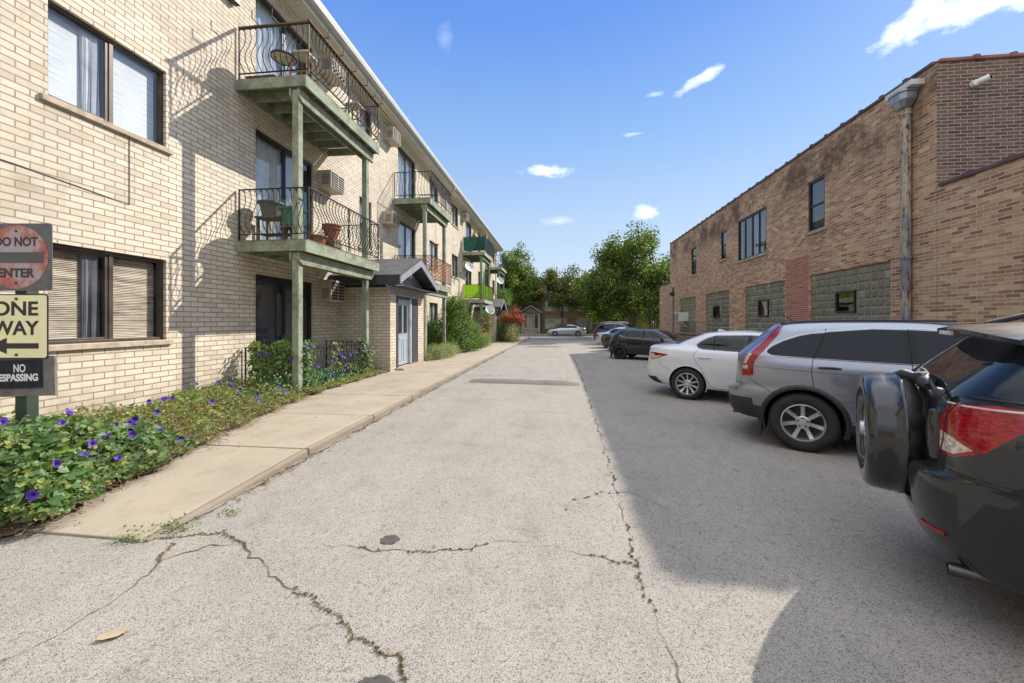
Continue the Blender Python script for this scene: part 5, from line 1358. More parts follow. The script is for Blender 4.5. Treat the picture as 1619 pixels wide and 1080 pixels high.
c.line('bumper_seam',[(-.86,.842),(-.6,.855),(-.3,.858),(.3,.858),(.6,.855),(.86,.842)],SEAM,.0035,mode='rear'); c.line('bumper_seam',[(.12,.845),(.3,.82),(.55,.80)],SEAM,.0035)
c.line('light_trim',[(.14,1.19),(.35,1.20),(.62,1.205)],M('white_strip',(.65,.5,.55),.2),.007,off=.0)
c.line('window_trim',[(.15,1.24),(.6,1.24),(1.6,1.22),(2.9,1.17)],BLACKF,.008)
# soft crease line of a panel ridge beside the spare wheel
rg=MB()
for y in (-.50,): rg.lathe([(.0,-.15),(.035,-.13),(.045,-.05),(.045,.05),(.035,.13),(0,.15)],(.115,y,1.0),(0,0,1),16)
rg.build('door_grip',P_DGREY,c.root,smooth=True)
# roof spoiler
sp=MB(); Y=[-.70,-.6,-.3,0,.3,.6,.70]
def spr(y):
    e=abs(y)/.70; x0=.26+.10*e**3; return [(x0,y,1.505+.055*(1-e**2)*.9),(x0-.01,y,1.53+.052*(1-e**2)),(x0+.08,y,1.565+.035*(1-e**2)),(.60,y,1.60+.02*(1-e**2)),(.62,y,1.52),(x0+.10,y,1.492+.05*(1-e**2))]
Rw=[spr(y) for y in Y]
for a,b in zip(Rw[:-1],Rw[1:]):
    for i in range(6): sp.face([a[i],b[i],b[(i+1)%6],a[(i+1)%6]])
sp.face(Rw[0]); sp.face(Rw[-1][::-1]); sp.build('spoiler',P_DGREY,c.root,smooth=True,sharp=45,bevel=0)
bl=MB(); bl.box(.235,.25,-.12,.12,1.535,1.562); bl.build('brake_light',CLEAR,c.root)
for sd in (-1,1):
    r_=MB(); r_.tube([(.55,sd*.60,1.60),(.75,sd*.61,1.665),(1.2,sd*.615,1.69),(2.2,sd*.615,1.685),(2.5,sd*.60,1.62)],.019,8); r_.build('roof_rail',PLASTIC,c.root,smooth=True)
# wiper
wp=MB(); wp.tube([(.11,-.52,1.23),(.12,-.35,1.255),(.15,-.05,1.30),(.16,.15,1.30)],.010,6); wp.lathe([(.035,0),(.03,.03),(0,.04)],(.12,-.55,1.225),(-1,0,.4),12); wp.build('wiper',PLASTIC,c.root,smooth=True)
ex=MB(); ex.lathe([(.030,0),(.034,.0),(.036,.07),(.034,.17),(.030,.17)],(.14,-.56,.30),(1,0,.03),16,ring=True); ex.build('exhaust_tip',M('exhaust_steel',(.12,.11,.10),.35,metal=.9,var=.4),c.root,smooth=True)
# spare wheel: hard ring cover, wheel showing in the middle, soft cover behind
sx,sz,sr=0.0,.885,.385
q=MB(); q.lathe([(.20,-.130),(.215,-.140),(.245,-.160),(.31,-.168),(.345,-.162),(.368,-.146),(.379,-.115),(sr-.002,-.06),(sr,0.0),(sr+.006,.004),(sr+.006,.018),(sr-.004,.020)],(sx,0,sz),(1,0,0),72)
spare=q.build('spare_cover',P_DGREY,c.root,smooth=True,sharp=60)
bmt=M('black_vinyl',(.022,.021,.021),.5,var=.4,scale=6,bump=1.0,bscale=22)
q=MB(); rr_=random.Random(5); n=64; prof=[(sr+.002,.02),(sr-.004,.05),(sr-.03,.085),(sr-.07,.105),(sr-.13,.115)]
G=[]
for (rad,h) in prof:
    row=[]
    for k in range(n):
        a=2*PI*k/n; amp=.012 if rad<sr-.02 else .003
        rv=rad+amp*math.sin(a*17)+rr_.uniform(-amp,amp)*.8; row.append((sx+h+rr_.uniform(-.004,.004),math.cos(a)*rv,sz+math.sin(a)*rv))
    G.append(row)
for i in range(len(G)-1):
    for k in range(n): q.face([G[i][k],G[i][(k+1)%n],G[i+1][(k+1)%n],G[i+1][k]])
q.build('soft_cover',bmt,spare,smooth=True,sharp=70)
q=MB(); q.lathe([(sr-.05,.03),(sr-.05,.12),(.05,.14),(0,.14)],(sx,0,sz),(1,0,0),32); q.lathe([(.2,-.14),(.19,-.05),(0,-.04)],(sx,0,sz),(1,0,0),40); q.build('spare_tyre',RUB,spare)
q=MB()
for k in range(8):
    a=2*PI*k/8
    def P_(rad,da,h): return (sx+h,math.cos(a+da)*rad,sz+math.sin(a+da)*rad)
    q.face([P_(.03,-.5,-.155),P_(.19,-.11,-.125),P_(.19,.11,-.125),P_(.03,.5,-.155)]); q.face([P_(.19,-.11,-.125),P_(.19,.11,-.125),P_(.19,.13,-.09),P_(.19,-.13,-.09)])
q.lathe([(.2,-.10),(.2,-.135),(.185,-.130),(.18,-.10)],(sx,0,sz),(1,0,0),40); q.lathe([(.05,-.15),(.045,-.17),(0,-.172)],(sx,0,sz),(1,0,0),20); q.build('spare_rim',ALLOY,spare,smooth=True,sharp=30)
mt=MB(); mt.box(.10,.16,-.12,.12,.78,.99); mt.build('spare_mount',DARKIN,c.root,bevel=.02)
tp=MB(); rr_=random.Random(9); pts=[(.02,.02,1.268),(.05,-.05,1.262),(.09,-.10,1.262),(.12,-.14,1.27),(.13,-.19,1.262),(.12,-.24,1.25),(.11,-.29,1.235)]
tp.tube([(a+rr_.uniform(-.01,.01),b,d+rr_.uniform(-.01,.01)) for a,b,d in pts],[.02,.04,.035,.05,.035,.045,.02],9); tag(tp.build('crumpled_cloth',bmt,None,smooth=True),'crumpled black cloth tucked above the spare wheel of the dark grey car','cloth')
clo=bpy.data.objects['crumpled_cloth']; clo.matrix_world=Matrix.Translation((2.23,2.94,0))@Matrix.Rotation(R(-30),4,'Z')
c.finish()

# ---------------------------------------------------------------- 2 silver crossover
lv=[(.32,.22,.45,4.2,.76,4,4,0),(.33,.24,.16,4.35,.85,5,4,0),(.46,.40,.07,4.48,.885,6,4,0),(.64,.58,.06,4.5,.905,6.5,4,0),(.72,.66,.075,4.5,.91,6.5,4,0),(.785,.73,.15,4.46,.908,7,4,0),
 (.92,.84,.175,4.4,.908,8,4,0),(1.07,.96,.18,4.2,.90,8,4,0),(1.165,1.05,.19,3.75,.875,8,4,0),(1.23,1.16,.235,3.4,.845,7,4,0),(1.40,1.40,.42,2.95,.775,6,4,0),(1.53,1.54,.56,2.6,.705,6,4,.01),(1.585,1.59,.63,2.45,.62,5.5,4,.025),(1.60,1.60,.8,2.3,.45,5,4,.04),(1.605,1.61,1.3,1.8,.04,4,4,.045)]
c=Car('parked_crossover','silver crossover car with tall red tail lights between dark grey SUV and white sedan',(2.647,6.56,0),lv,P_SILV)
gi=c.mat('window',CGL); ri=c.mat('tail_light',RED); wi=c.mat('reverse_light',CLEAR); pi_=c.mat('lower_bumper',PLASTIC); si=c.mat('sill_cladding',PLASTIC)
qw=[(.56,1.21),(.60,1.185),(.68,1.178),(1.045,1.165),(1.165,1.475),(1.03,1.462),(.90,1.43),(.74,1.365),(.62,1.295),(.565,1.245)]
rw=[(1.075,1.165),(1.86,1.145),(1.86,1.52),(1.60,1.525),(1.19,1.485)]
fw_=[(1.97,1.145),(3.0,1.13),(2.75,1.33),(2.45,1.49),(1.95,1.52)]
for p in (qw,rw,fw_): c.region(p,'side',gi)
bp=[(1.86,1.145),(1.97,1.145),(1.95,1.52),(1.86,1.52)]; k=c.mat('pillar_trim',PIL); c.region(bp,'side',k); c.region([(1.045,1.165),(1.075,1.165),(1.19,1.485),(1.165,1.475)],'side',k)
c.region([(-.66,1.19),(.66,1.19),(.58,1.50),(-.58,1.50)],'rear',gi); c.region([(-.74,1.1),(.74,1.1),(.62,1.5),(-.62,1.5)],'front',gi)
for md in ('cR','cL'):
    o=.90
    c.region([(.16+o,.885),(.36+o,.90),(.365+o,1.05),(.43+o,1.22),(.50+o-.04,1.34),(.57+o-.08,1.45),(.60+o-.14,1.565),(.52+o-.14,1.565),(.44+o-.10,1.42),(.36+o-.06,1.28),(.28+o-.03,1.19),(.17+o,1.05)],md,ri)
    c.region([(.17+o,1.05),(.24+o,1.06),(.32+o-.02,1.19),(.28+o-.03,1.19)],md,wi); c.region([(.17+o,.975),(.265+o,.985),(.265+o,1.035),(.17+o,1.03)],md,wi)
c.region([(-1,.2),(6,.2),(6,.30),(3.9,.42),(3.1,.36),(1.4,.40),(1.2,.60),(.55,.50),(.30,.525),(-1,.60)],'side',pi_); c.region([(-1,.2),(1,.2),(1,.60),(-1,.60)],'rear',pi_)
c.arch(.94,.36,.415,flare=PLASTIC,fl=.055); c.arch(3.56,.36,.415,flare=PLASTIC,fl=.055)
for sd in (-1,1): wheel(c.root,.94,sd*.895,.358,.225,.228,7,'fat'); wheel(c.root,3.56,sd*.895,.358,.225,.228,7,'fat')
c.line('window_trim',[(.55,1.21),(.60,1.178),(.68,1.17),(1.06,1.158),(1.9,1.138),(3.0,1.12)],CHROME,.006); c.line('window_trim',[(.55,1.22),(.555,1.25),(.61,1.31),(.74,1.38),(.90,1.445),(1.03,1.477),(1.18,1.495),(1.6,1.535),(2.0,1.535),(2.47,1.50)],CHROME,.005)
c.line('door_seam',[(1.17,1.53),(1.165,1.49),(1.045,1.165),(1.025,1.02),(1.05,.80)],SEAM,.004); c.line('door_seam',[(1.90,1.54),(1.915,1.14),(1.91,.9),(1.92,.40)],SEAM,.004); c.line('door_seam',[(1.36,.43),(1.9,.40),(2.9,.38)],SEAM,.004)
c.line('body_crease',[(.37,1.03),(.9,1.005),(1.53,.985),(2.4,.96),(3.4,.93)],M('crease_shadow',(.09,.09,.10),.5),.004); c.line('bumper_seam',[(.36,.90),(.38,.85),(.62,.70)],SEAM,.0035)
handle(c,1.09,1.31,1.055,BLACKF); handle(c,2.02,2.24,1.04,BLACKF)
mirror(c.root,2.85,.90,1.17,P_SILV)
for sd in (-1,1):
    r_=MB(); r_.tube([(.70,sd*.58,1.585),(1.0,sd*.60,1.622),(1.5,sd*.61,1.632),(2.3,sd*.60,1.622)],.012,8); r_.build('roof_rail',BLACKF,c.root,smooth=True)
an=MB(); an.lathe([(.03,0),(.025,.02),(.01,.035)],(.82,.0,1.60),(0,0,1),10); an.tube([(.82,0,1.62),(.62,0,1.78)],.006,5); an.build('antenna',PLASTIC,c.root)
ex=MB(); ex.lathe([(.028,0),(.031,0),(.031,.25),(.028,.25)],(.12,-.42,.33),(1,0,0),14,ring=True); ex.build('exhaust_tip',MC['exhaust_steel'],c.root,smooth=True)
for sd in (-.88,.72): mf=MB(); mf.box(.46,.50,sd,sd+.16,.13,.33); mf.build('mud_flap',PLASTIC,c.root)
c.finish()

# ---------------------------------------------------------------- 3 white sedan
lv=[(.26,.18,.50,4.5,.78,4,4,0),(.27,.20,.30,4.7,.86,5,4,0),(.40,.34,.15,4.83,.90,5.5,4,0),(.56,.50,.125,4.85,.915,5.5,4,0),(.72,.64,.15,4.83,.92,5.5,4,0),(.86,.74,.18,4.75,.915,6,4,0),(.96,.84,.19,4.6,.90,6,4,0),
 (1.045,.93,.205,4.2,.865,6,4,0),(1.095,.98,.27,3.85,.80,5.5,4,0),(1.12,1.06,.62,3.6,.775,5,4,0),(1.20,1.18,.86,3.3,.745,5,4,0),(1.32,1.32,1.18,2.85,.67,5,4,0),(1.375,1.38,1.36,2.6,.60,5,4,.015),(1.395,1.40,1.55,2.4,.45,4,4,.03),(1.40,1.41,1.9,2.1,.04,4,4,.035)]
c=Car('parked_sedan','white sedan with slim red and clear tail lights, beside the silver crossover',(2.16,9.9,0),lv,P_WHITE)
gi=c.mat('window',CGT); ri=c.mat('tail_light',RED); wi=c.mat('reverse_light',CLEAR); pi_=c.mat('lower_bumper',PLASTIC)
c.region([(1.24,1.115),(1.27,1.075),(1.34,1.05),(1.55,1.035),(1.55,1.31),(1.43,1.265),(1.30,1.185)],'side',gi); c.region([(1.58,1.035),(2.15,1.02),(2.15,1.335),(1.58,1.318)],'side',gi); c.region([(2.22,1.02),(3.3,1.0),(2.9,1.2),(2.6,1.31),(2.22,1.335)],'side',gi); k=c.mat('pillar_trim',PIL); c.region([(1.55,1.035),(1.58,1.035),(1.58,1.318),(1.55,1.31)],'side',k); c.region([(2.15,1.02),(2.22,1.02),(2.22,1.335),(2.15,1.335)],'side',k)
c.region([(-.66,1.13),(.66,1.13),(.56,1.345),(-.56,1.345)],'rear',gi); c.region([(-.7,1.03),(.7,1.03),(.56,1.35),(-.56,1.35)],'front',gi)
o=.91
for md in ('cR','cL'):
    c.region([(.10+o,.945),(.10+o,.80),(.22+o,.785),(.38+o,.82),(.66+o,.905),(.60+o,.925),(.30+o,.945)],md,ri); c.region([(.12+o,.92),(.12+o,.83),(.22+o,.80),(.36+o,.83),(.52+o,.885),(.33+o,.875),(.24+o,.915)],md,wi)
c.region([(-1,.2),(.9,.2),(.72,.24),(.45,.30),(.28,.42),(-1,.46)],'side',pi_); c.region([(-.8,.2),(.8,.2),(.8,.42),(-.8,.42)],'rear',pi_)
c.arch(1.08,.325,.375); c.arch(3.88,.325,.375); interior(c,1.0,3.4,.70,1.03,(1.62,2.62),.27)
for sd in (-1,1): wheel(c.root,1.08,sd*.905,.325,.22,.225,10,'ten'); wheel(c.root,3.88,sd*.905,.325,.22,.225,10,'ten')
c.line('window_trim',[(1.23,1.11),(1.26,1.068),(1.34,1.043),(2.2,1.01),(3.3,.99)],CHROME,.005); c.line('window_trim',[(1.23,1.12),(1.30,1.195),(1.43,1.275),(1.58,1.325),(2.2,1.342),(2.6,1.32)],BLACKF,.006)
c.line('door_seam',[(1.30,1.05),(1.19,.95),(1.24,.82),(1.34,.68),(1.50,.34),(1.60,.28),(2.1,.26)],SEAM,.0035); c.line('door_seam',[(2.19,1.33),(2.19,1.0),(2.14,.30)],SEAM,.0035); c.line('bumper_seam',[(.45,.82),(.50,.72),(.62,.64),(.75,.60)],SEAM,.0028); c.line('trunk_seam',[(.60,1.085),(.45,1.04),(.25,1.01)],SEAM,.003)
c.line('rocker_line',[(1.52,.24),(2.4,.215),(3.4,.21)],SEAM,.006)
handle(c,1.30,1.53,.885,P_WHITE); handle(c,2.28,2.5,.875,P_WHITE); mirror(c.root,3.05,.90,1.02,P_WHITE)
an=MB(); an.prism([(1.50,1.385),(1.72,1.392),(1.56,1.452),(1.52,1.45)],lambda q,d:(q[0],-.018+d,q[1]),.036); an.build('antenna_fin',P_WHITE,c.root,bevel=.008)
c.finish()

# ---------------------------------------------------------------- 4 black crossover
lv=[(.26,.18,.40,3.9,.72,4,4,0),(.27,.2,.17,4.05,.80,5,4,0),(.36,.30,.10,4.15,.84,5,4,0),(.50,.46,.085,4.17,.855,5,4,0),(.66,.58,.11,4.15,.86,5,4,0),(.78,.66,.15,4.1,.855,5,4,0),(.88,.74,.18,4.0,.84,5,4,0),(.965,.84,.22,3.5,.81,5,4,0),
 (1.0,.93,.26,3.12,.78,5,4,0),(1.12,1.08,.42,2.9,.72,5,4,0),(1.24,1.22,.60,2.6,.66,5,4,0),(1.30,1.30,.74,2.4,.59,5,4,.01),(1.325,1.33,.95,2.2,.42,4,4,.02),(1.33,1.335,1.4,1.8,.04,4,4,.02)]
c=Car('parked_crossover','black crossover car with dark spoked wheels, beyond the white sedan',(2.42,19.0,ground_z(18)),lv,P_BLACK)
gi=c.mat('window',CGT); ri=c.mat('tail_light',RED); pi_=c.mat('lower_bumper',PLASTIC)
c.region([(.74,1.08),(.86,1.02),(1.06,.975),(1.08,1.245),(.96,1.21)],'side',gi); c.region([(1.10,.975),(1.76,.955),(1.76,1.265),(1.12,1.255)],'side',gi); c.region([(1.84,.955),(2.78,.93),(2.56,1.09),(2.3,1.225),(1.84,1.265)],'side',gi); k=c.mat('pillar_trim',PIL); c.region([(1.76,.955),(1.84,.955),(1.84,1.265),(1.76,1.265)],'side',k); c.region([(1.06,.975),(1.10,.975),(1.12,1.255),(1.08,1.245)],'side',k)
c.region([(-.6,1.02),(.6,1.02),(.52,1.24),(-.52,1.24)],'rear',gi); c.region([(-.66,.96),(.66,.96),(.55,1.25),(-.55,1.25)],'front',gi)
for md in ('cR','cL'): c.region([(.14+.84,.84),(.30+.84,.80),(.34+.84,.90),(.20+.84,.93)],md,ri)
c.region([(-1,.1),(5,.1),(5,.28),(1.2,.34),(.45,.33),(-1,.36)],'side',pi_)
c.arch(.77,.305,.35); c.arch(3.15,.305,.35); interior(c,.5,2.8,.68,.95,(1.2,2.05),.27)
for sd in (-1,1): wheel(c.root,.77,sd*.835,.305,.22,.215,10,'thin',BLKRIM); wheel(c.root,3.15,sd*.835,.305,.22,.215,10,'thin',BLKRIM)
c.line('window_trim',[(.73,1.08),(.86,1.012),(1.08,.966),(2.8,.92)],CHROME,.004); c.line('door_seam',[(1.11,1.26),(1.09,.95),(1.12,.75),(1.2,.5),(1.28,.34)],SEAM,.004); c.line('door_seam',[(1.80,1.27),(1.80,.34)],SEAM,.004)
c.line('tail_light_edge',[(.26,.97),(.40,1.08),(.55,1.17)],CHROME,.008,sides=(-1,)); handle(c,1.22,1.42,.87,P_BLACK); mirror(c.root,2.58,.80,.96,P_BLACK,.85)
mf=MB(); mf.box(.36,.39,-.83,-.68,.04,.28); mf.build('mud_flap',PLASTIC,c.root)
c.finish()
# ---------------------------------------------------------------- 5,6 sedans and 7 far SUV, beyond the black crossover
def sedan(name,label,loc,pm,heading=120,scale=1.0,rim=ALLOY,full=False):
    lv=[(.24,.18,.45,4.35,.74,4,4,0),(.25,.2,.16,4.55,.83,5,4,0),(.40,.34,.04,4.68,.87,5,4,0),(.56,.48,.0,4.7,.885,5,4,0),(.72,.60,.02,4.68,.89,5,4,0),(.84,.70,.05,4.6,.885,5,4,0),(.92,.79,.07,4.4,.865,5,4,0),(.985,.87,.10,4.0,.82,5,4,0),(1.03,.93,.20,3.65,.77,5,4,0),
     (1.05,1.0,.62,3.35,.74,5,4,0),(1.17,1.15,.92,2.98,.70,5,4,0),(1.30,1.30,1.28,2.55,.64,5,4,.0),(1.37,1.37,1.5,2.3,.55,5,4,.02),(1.39,1.39,1.65,2.15,.40,4,4,.03),(1.40,1.40,1.85,2.0,.04,4,4,.03)]
    c=Car(name,label,loc,lv,pm,heading,scale,NA=80,sub=3)
    gi=c.mat('window',CGT); ri=c.mat('tail_light',RED); hi=c.mat('headlight',CLEAR)
    c.region([(1.12,1.06),(1.22,1.015),(1.42,1.0),(1.42,1.27),(1.27,1.19)],'side',gi); c.region([(1.46,1.0),(2.08,.985),(2.08,1.325),(1.46,1.29)],'side',gi); c.region([(2.15,.985),(3.12,.96),(2.85,1.12),(2.5,1.29),(2.15,1.325)],'side',gi); k=c.mat('pillar_trim',PIL); c.region([(1.42,1.0),(1.46,1.0),(1.46,1.29),(1.42,1.27)],'side',k); c.region([(2.08,.985),(2.15,.985),(2.15,1.325),(2.08,1.325)],'side',k)
    c.region([(-.62,1.07),(.62,1.07),(.53,1.33),(-.53,1.33)],'rear',gi); c.region([(-.66,1.0),(.66,1.0),(.54,1.34),(-.54,1.34)],'front',gi)
    for md in ('cR','cL'): c.region([(.60,.76),(1.14,.76),(1.20,.86),(1.10,.905),(.62,.88)],md,ri)
    for md in ('fR','fL'): c.region([(-4.35,.60),(-3.72,.60),(-3.70,.70),(-3.5,.76),(-3.55,.78),(-4.3,.72)],md,hi)
    c.arch(1.03,.32,.365); c.arch(3.78,.32,.365); interior(c,.9,3.3,.66,1.0,(1.45,2.4),.27)
    for sd in (-1,1): wheel(c.root,1.03,sd*.87,.32,.21,.215,5,'split',rim); wheel(c.root,3.78,sd*.87,.32,.21,.215,5,'split',rim)
    c.line('door_seam',[(1.15,1.0),(1.13,.9),(1.25,.7),(1.42,.32),(2.1,.28)],SEAM,.005); c.line('door_seam',[(2.115,1.32),(2.1,.28),(3.1,.27)],SEAM,.005); c.line('door_seam',[(3.12,.95),(3.16,.8),(3.12,.27)],SEAM,.005)
    c.line('window_trim',[(1.11,1.055),(1.22,1.005),(1.44,.99),(3.15,.95)],CHROME,.005)
    handle(c,1.28,1.46,.84,pm); handle(c,2.22,2.4,.83,pm); mirror(c.root,2.95,.86,1.0,pm,.9)
    m=MB(); m.box(-.0,.012,-.25,.25,.60,.72); m.build('number_plate',M('plate_white',(.6,.6,.6),.4,bump=0),c.root)
    c.finish(); return c.root
sedan('parked_sedan','dark bronze sedan with a red tail light just beyond the black crossover',(2.72,24.2,ground_z(24)),P_BRONZE,scale=.97)
sedan('parked_sedan','light coloured sedan parked between the dark bronze sedan and the navy SUV',(2.72,27.6,ground_z(27)),P_SILV2,scale=.97)
sedan('parked_sedan','silver sedan parked along the street at the end of the alley',(3.42,49.2,-.2),P_SILV2,heading=-90,scale=1.0)
lv=[(.30,.22,.45,4.2,.76,4,4,0),(.33,.24,.16,4.35,.86,5,4,0),(.46,.40,.07,4.58,.90,5,4,0),(.64,.58,.06,4.6,.92,5,4,0),(.80,.73,.10,4.56,.92,5,4,0),(.95,.84,.13,4.5,.92,6,4,0),(1.10,.96,.15,4.3,.90,6,4,0),(1.18,1.08,.19,3.6,.87,6,4,0),(1.40,1.40,.38,3.0,.77,6,4,0),(1.56,1.57,.56,2.6,.70,5,4,.01),(1.64,1.65,.68,2.4,.60,5,4,.02),(1.68,1.68,1.0,2.2,.4,4,4,.02),(1.69,1.69,1.4,1.9,.04,4,4,.02)]
c=Car('parked_suv','navy blue SUV with silver roof rails, farthest in the row of parked cars',(2.95,32.2,ground_z(32)),lv,P_BLUE,NA=80,sub=3)
gi=c.mat('window',CGT); ri=c.mat('tail_light',RED)
c.region([(.55,1.22),(1.15,1.2),(1.15,1.56),(.85,1.52)],'side',gi); c.region([(1.2,1.2),(1.9,1.18),(1.9,1.58),(1.2,1.57)],'side',gi); c.region([(2.0,1.18),(3.0,1.15),(2.5,1.55),(2.0,1.58)],'side',gi)
c.region([(-.66,1.2),(.66,1.2),(.56,1.54),(-.56,1.54)],'rear',gi); c.region([(-.7,1.14),(.7,1.14),(.58,1.55),(-.58,1.55)],'front',gi)
for md in ('cR','cL'): c.region([(.55,.98),(1.25,.98),(1.40,1.08),(1.2,1.16),(.55,1.10)],md,ri)
c.arch(.95,.36,.41,flare=PLASTIC); c.arch(3.65,.36,.41,flare=PLASTIC); interior(c,.6,3.1,.74,1.16,(1.4,2.3),.34)
for sd in (-1,1): wheel(c.root,.95,sd*.90,.36,.225,.23,5,'split'); wheel(c.root,3.65,sd*.90,.36,.225,.23,5,'split')
c.line('window_trim',[(.50,1.24),(.62,1.40),(.85,1.545),(1.3,1.60),(2.1,1.60),(2.6,1.55)],CHROME,.014)
for sd in (-1,1): r_=MB(); r_.tube([(.7,sd*.6,1.66),(1.0,sd*.62,1.72),(2.2,sd*.62,1.72),(2.5,sd*.6,1.66)],.02,8); r_.build('roof_rail',CHROME,c.root,smooth=True)
mirror(c.root,2.9,.90,1.18,P_BLUE); c.finish()
# ================================================================ VEGETATION
def leafmat(name,cols,trans=.35,rough=.5,spec=.4):
    s=N(name); g=s.n('ShaderNodeNewGeometry'); n=len(cols)
    c=s.ramp(g.outputs['Random Per Island'],[(i/(n-1),k) for i,k in enumerate(cols)])
    c=s.mix(1.0,c,s.ramp(s.noise(s.wpos(),1.6,3,.6),[(.3,.78),(.7,1.15)]),'MULTIPLY')
    s.set(Base_Color=c,Roughness=rough,Specular_IOR_Level=spec)
    tl=s.n('ShaderNodeBsdfTranslucent'); c2=s.mix(1.0,c,(1.5,1.6,.7),'MULTIPLY'); s.l(c2,tl.inputs[0])
    mx=s.n('ShaderNodeMixShader'); mx.inputs[0].default_value=trans; s.l(s.b.outputs[0],mx.inputs[1]); s.l(tl.outputs[0],mx.inputs[2]); s.l(mx.outputs[0],s.out.inputs[0])
    MC[name]=s.m; return s.m
LG_GLORY=leafmat('leaf_glory',[(.045,.105,.025),(.08,.165,.035),(.13,.23,.07),(.06,.13,.035),(.20,.28,.06),(.32,.34,.08),(.17,.25,.14),(.10,.19,.05)])
LG_COVER=leafmat('leaf_cover',[(.09,.13,.035),(.19,.24,.055),(.28,.30,.07),(.13,.18,.045),(.40,.38,.11),(.26,.17,.09),(.10,.16,.05),(.32,.22,.12),(.22,.27,.07)],.35)
LG_SHRUB=leafmat('leaf_shrub',[(.05,.11,.025),(.10,.19,.03),(.17,.27,.04),(.07,.14,.03),(.24,.33,.05)])
LG_TREE=leafmat('leaf_tree',[(.025,.055,.010),(.05,.095,.014),(.10,.15,.018),(.035,.07,.012),(.16,.20,.025),(.30,.32,.035)],.5)
LG_TREE2=leafmat('leaf_tree_bright',[(.035,.07,.012),(.07,.12,.016),(.12,.18,.022),(.05,.09,.014),(.26,.29,.035)],.45)
LG_YEL=leafmat('leaf_yellowing',[(.03,.06,.012),(.06,.09,.015),(.10,.12,.018),(.04,.07,.012),(.36,.29,.02)],.4)
LG_RED=leafmat('leaf_red',[(.20,.022,.014),(.34,.04,.025),(.44,.08,.04),(.26,.03,.02),(.42,.15,.07)],.3)
LG_FLB=leafmat('leaf_bed',[(.14,.20,.06),(.26,.32,.12),(.38,.42,.25),(.18,.25,.08),(.32,.22,.10)],.3)
BARK=M('bark',(.085,.065,.05),.95,var=.4,scale=8,bump=1,bscale=25); STEM=M('dry_stem',(.20,.13,.07),.9,var=.3); VINE=M('vine_stem',(.12,.14,.05),.8,var=.3)
PURP=None
def flowermat(name,c1,c2):
    s=N(name); v=s.co('Object'); sp=s.n('ShaderNodeVectorMath',operation='LENGTH'); s.l(v,sp.inputs[0])
    s.set(Base_Color=s.ramp(s.math('MULTIPLY',sp.outputs['Value'],26),[(.0,(.75,.55,.72)),(.22,c2),(.5,c1),(1,c1)]),Roughness=.6); MC[name]=s.m; return s.m
PURP=flowermat('petal_purple',(.07,.015,.36),(.36,.03,.30))
def orient(n,r):
    n=Vector(n).normalized(); a=n.orthogonal().normalized(); b=n.cross(a); t=r.uniform(0,2*PI)
    return (a*math.cos(t)+b*math.sin(t)),( -a*math.sin(t)+b*math.cos(t)),n
def leaf(mb,p,n,size,r,kind='quad'):
    a,b,n=orient(n,r); p=Vector(p)
    if kind=='heart':
        s=size
        pts=[(0,-.28),(.30,-.48),(.52,-.22),(.44,.15),(0,.62),(-.44,.15),(-.52,-.22),(-.30,-.48)]
        q=[p+a*x*s+b*y*s+n*s*(.16*abs(x)-.10*y*y) for x,y in pts]; i=len(mb.v); mb.v+=[tuple(x) for x in q]
        mb.f+=[(i,i+1,i+2,i+3,i+4),(i,i+4,i+5,i+6,i+7)]; mb.uv+=[0,0]
    elif kind=='oval':
        q=[p-b*size*.5,p+a*size*.28+n*size*.06,p+b*size*.5-n*size*.08,p-a*size*.28+n*size*.06]; i=len(mb.v); mb.v+=[tuple(x) for x in q]; mb.f+=[(i,i+1,i+2,i+3)]; mb.uv+=[0]
    else:
        q=[p-b*size*.5-a*size*.12,p+a*size*.33,p+b*size*.5,p-a*size*.33]; i=len(mb.v); mb.v+=[tuple(x) for x in q]; mb.f+=[(i,i+1,i+2,i+3)]; mb.uv+=[0]
def vbuild(mb,name,mat,par=None):
    me=bpy.data.meshes.new(name); me.from_pydata(mb.v,[],mb.f); me.materials.append(mat); o=bpy.data.objects.new(name,me); sc.collection.objects.link(o)
    if par is not None: o.parent=par
    return o
# one morning glory bloom, shared by all its copies
fm=MB(); n=20; rings=[(.004,-.045),(.007,-.02),(.014,-.006),(.026,.002),(.036,.003)]
for (a,h) in rings:
    for k in range(n):
        t=2*PI*k/n; rr=a*(1+(.07*math.cos(5*t) if a>.02 else 0)); fm.v.append((rr*math.cos(t),rr*math.sin(t),h+(.003*math.cos(5*t) if a>.03 else 0)))
for i in range(len(rings)-1):
    for k in range(n): fm.f.append((i*n+k,i*n+(k+1)%n,(i+1)*n+(k+1)%n,(i+1)*n+k)); fm.uv.append(0)
FLM=bpy.data.meshes.new('flower'); FLM.from_pydata(fm.v,[],fm.f); FLM.materials.append(PURP)
for p in FLM.polygons: p.use_smooth=True
def flower(par,p,d,s=1.0):
    o=bpy.data.objects.new('flower',FLM); sc.collection.objects.link(o); o.parent=par; o.location=p; o.scale=(s,)*3
    o.rotation_euler=Vector(d).to_track_quat('Z','Y').to_euler(); return o
CAMD=Vector((.62,-.45,.45))
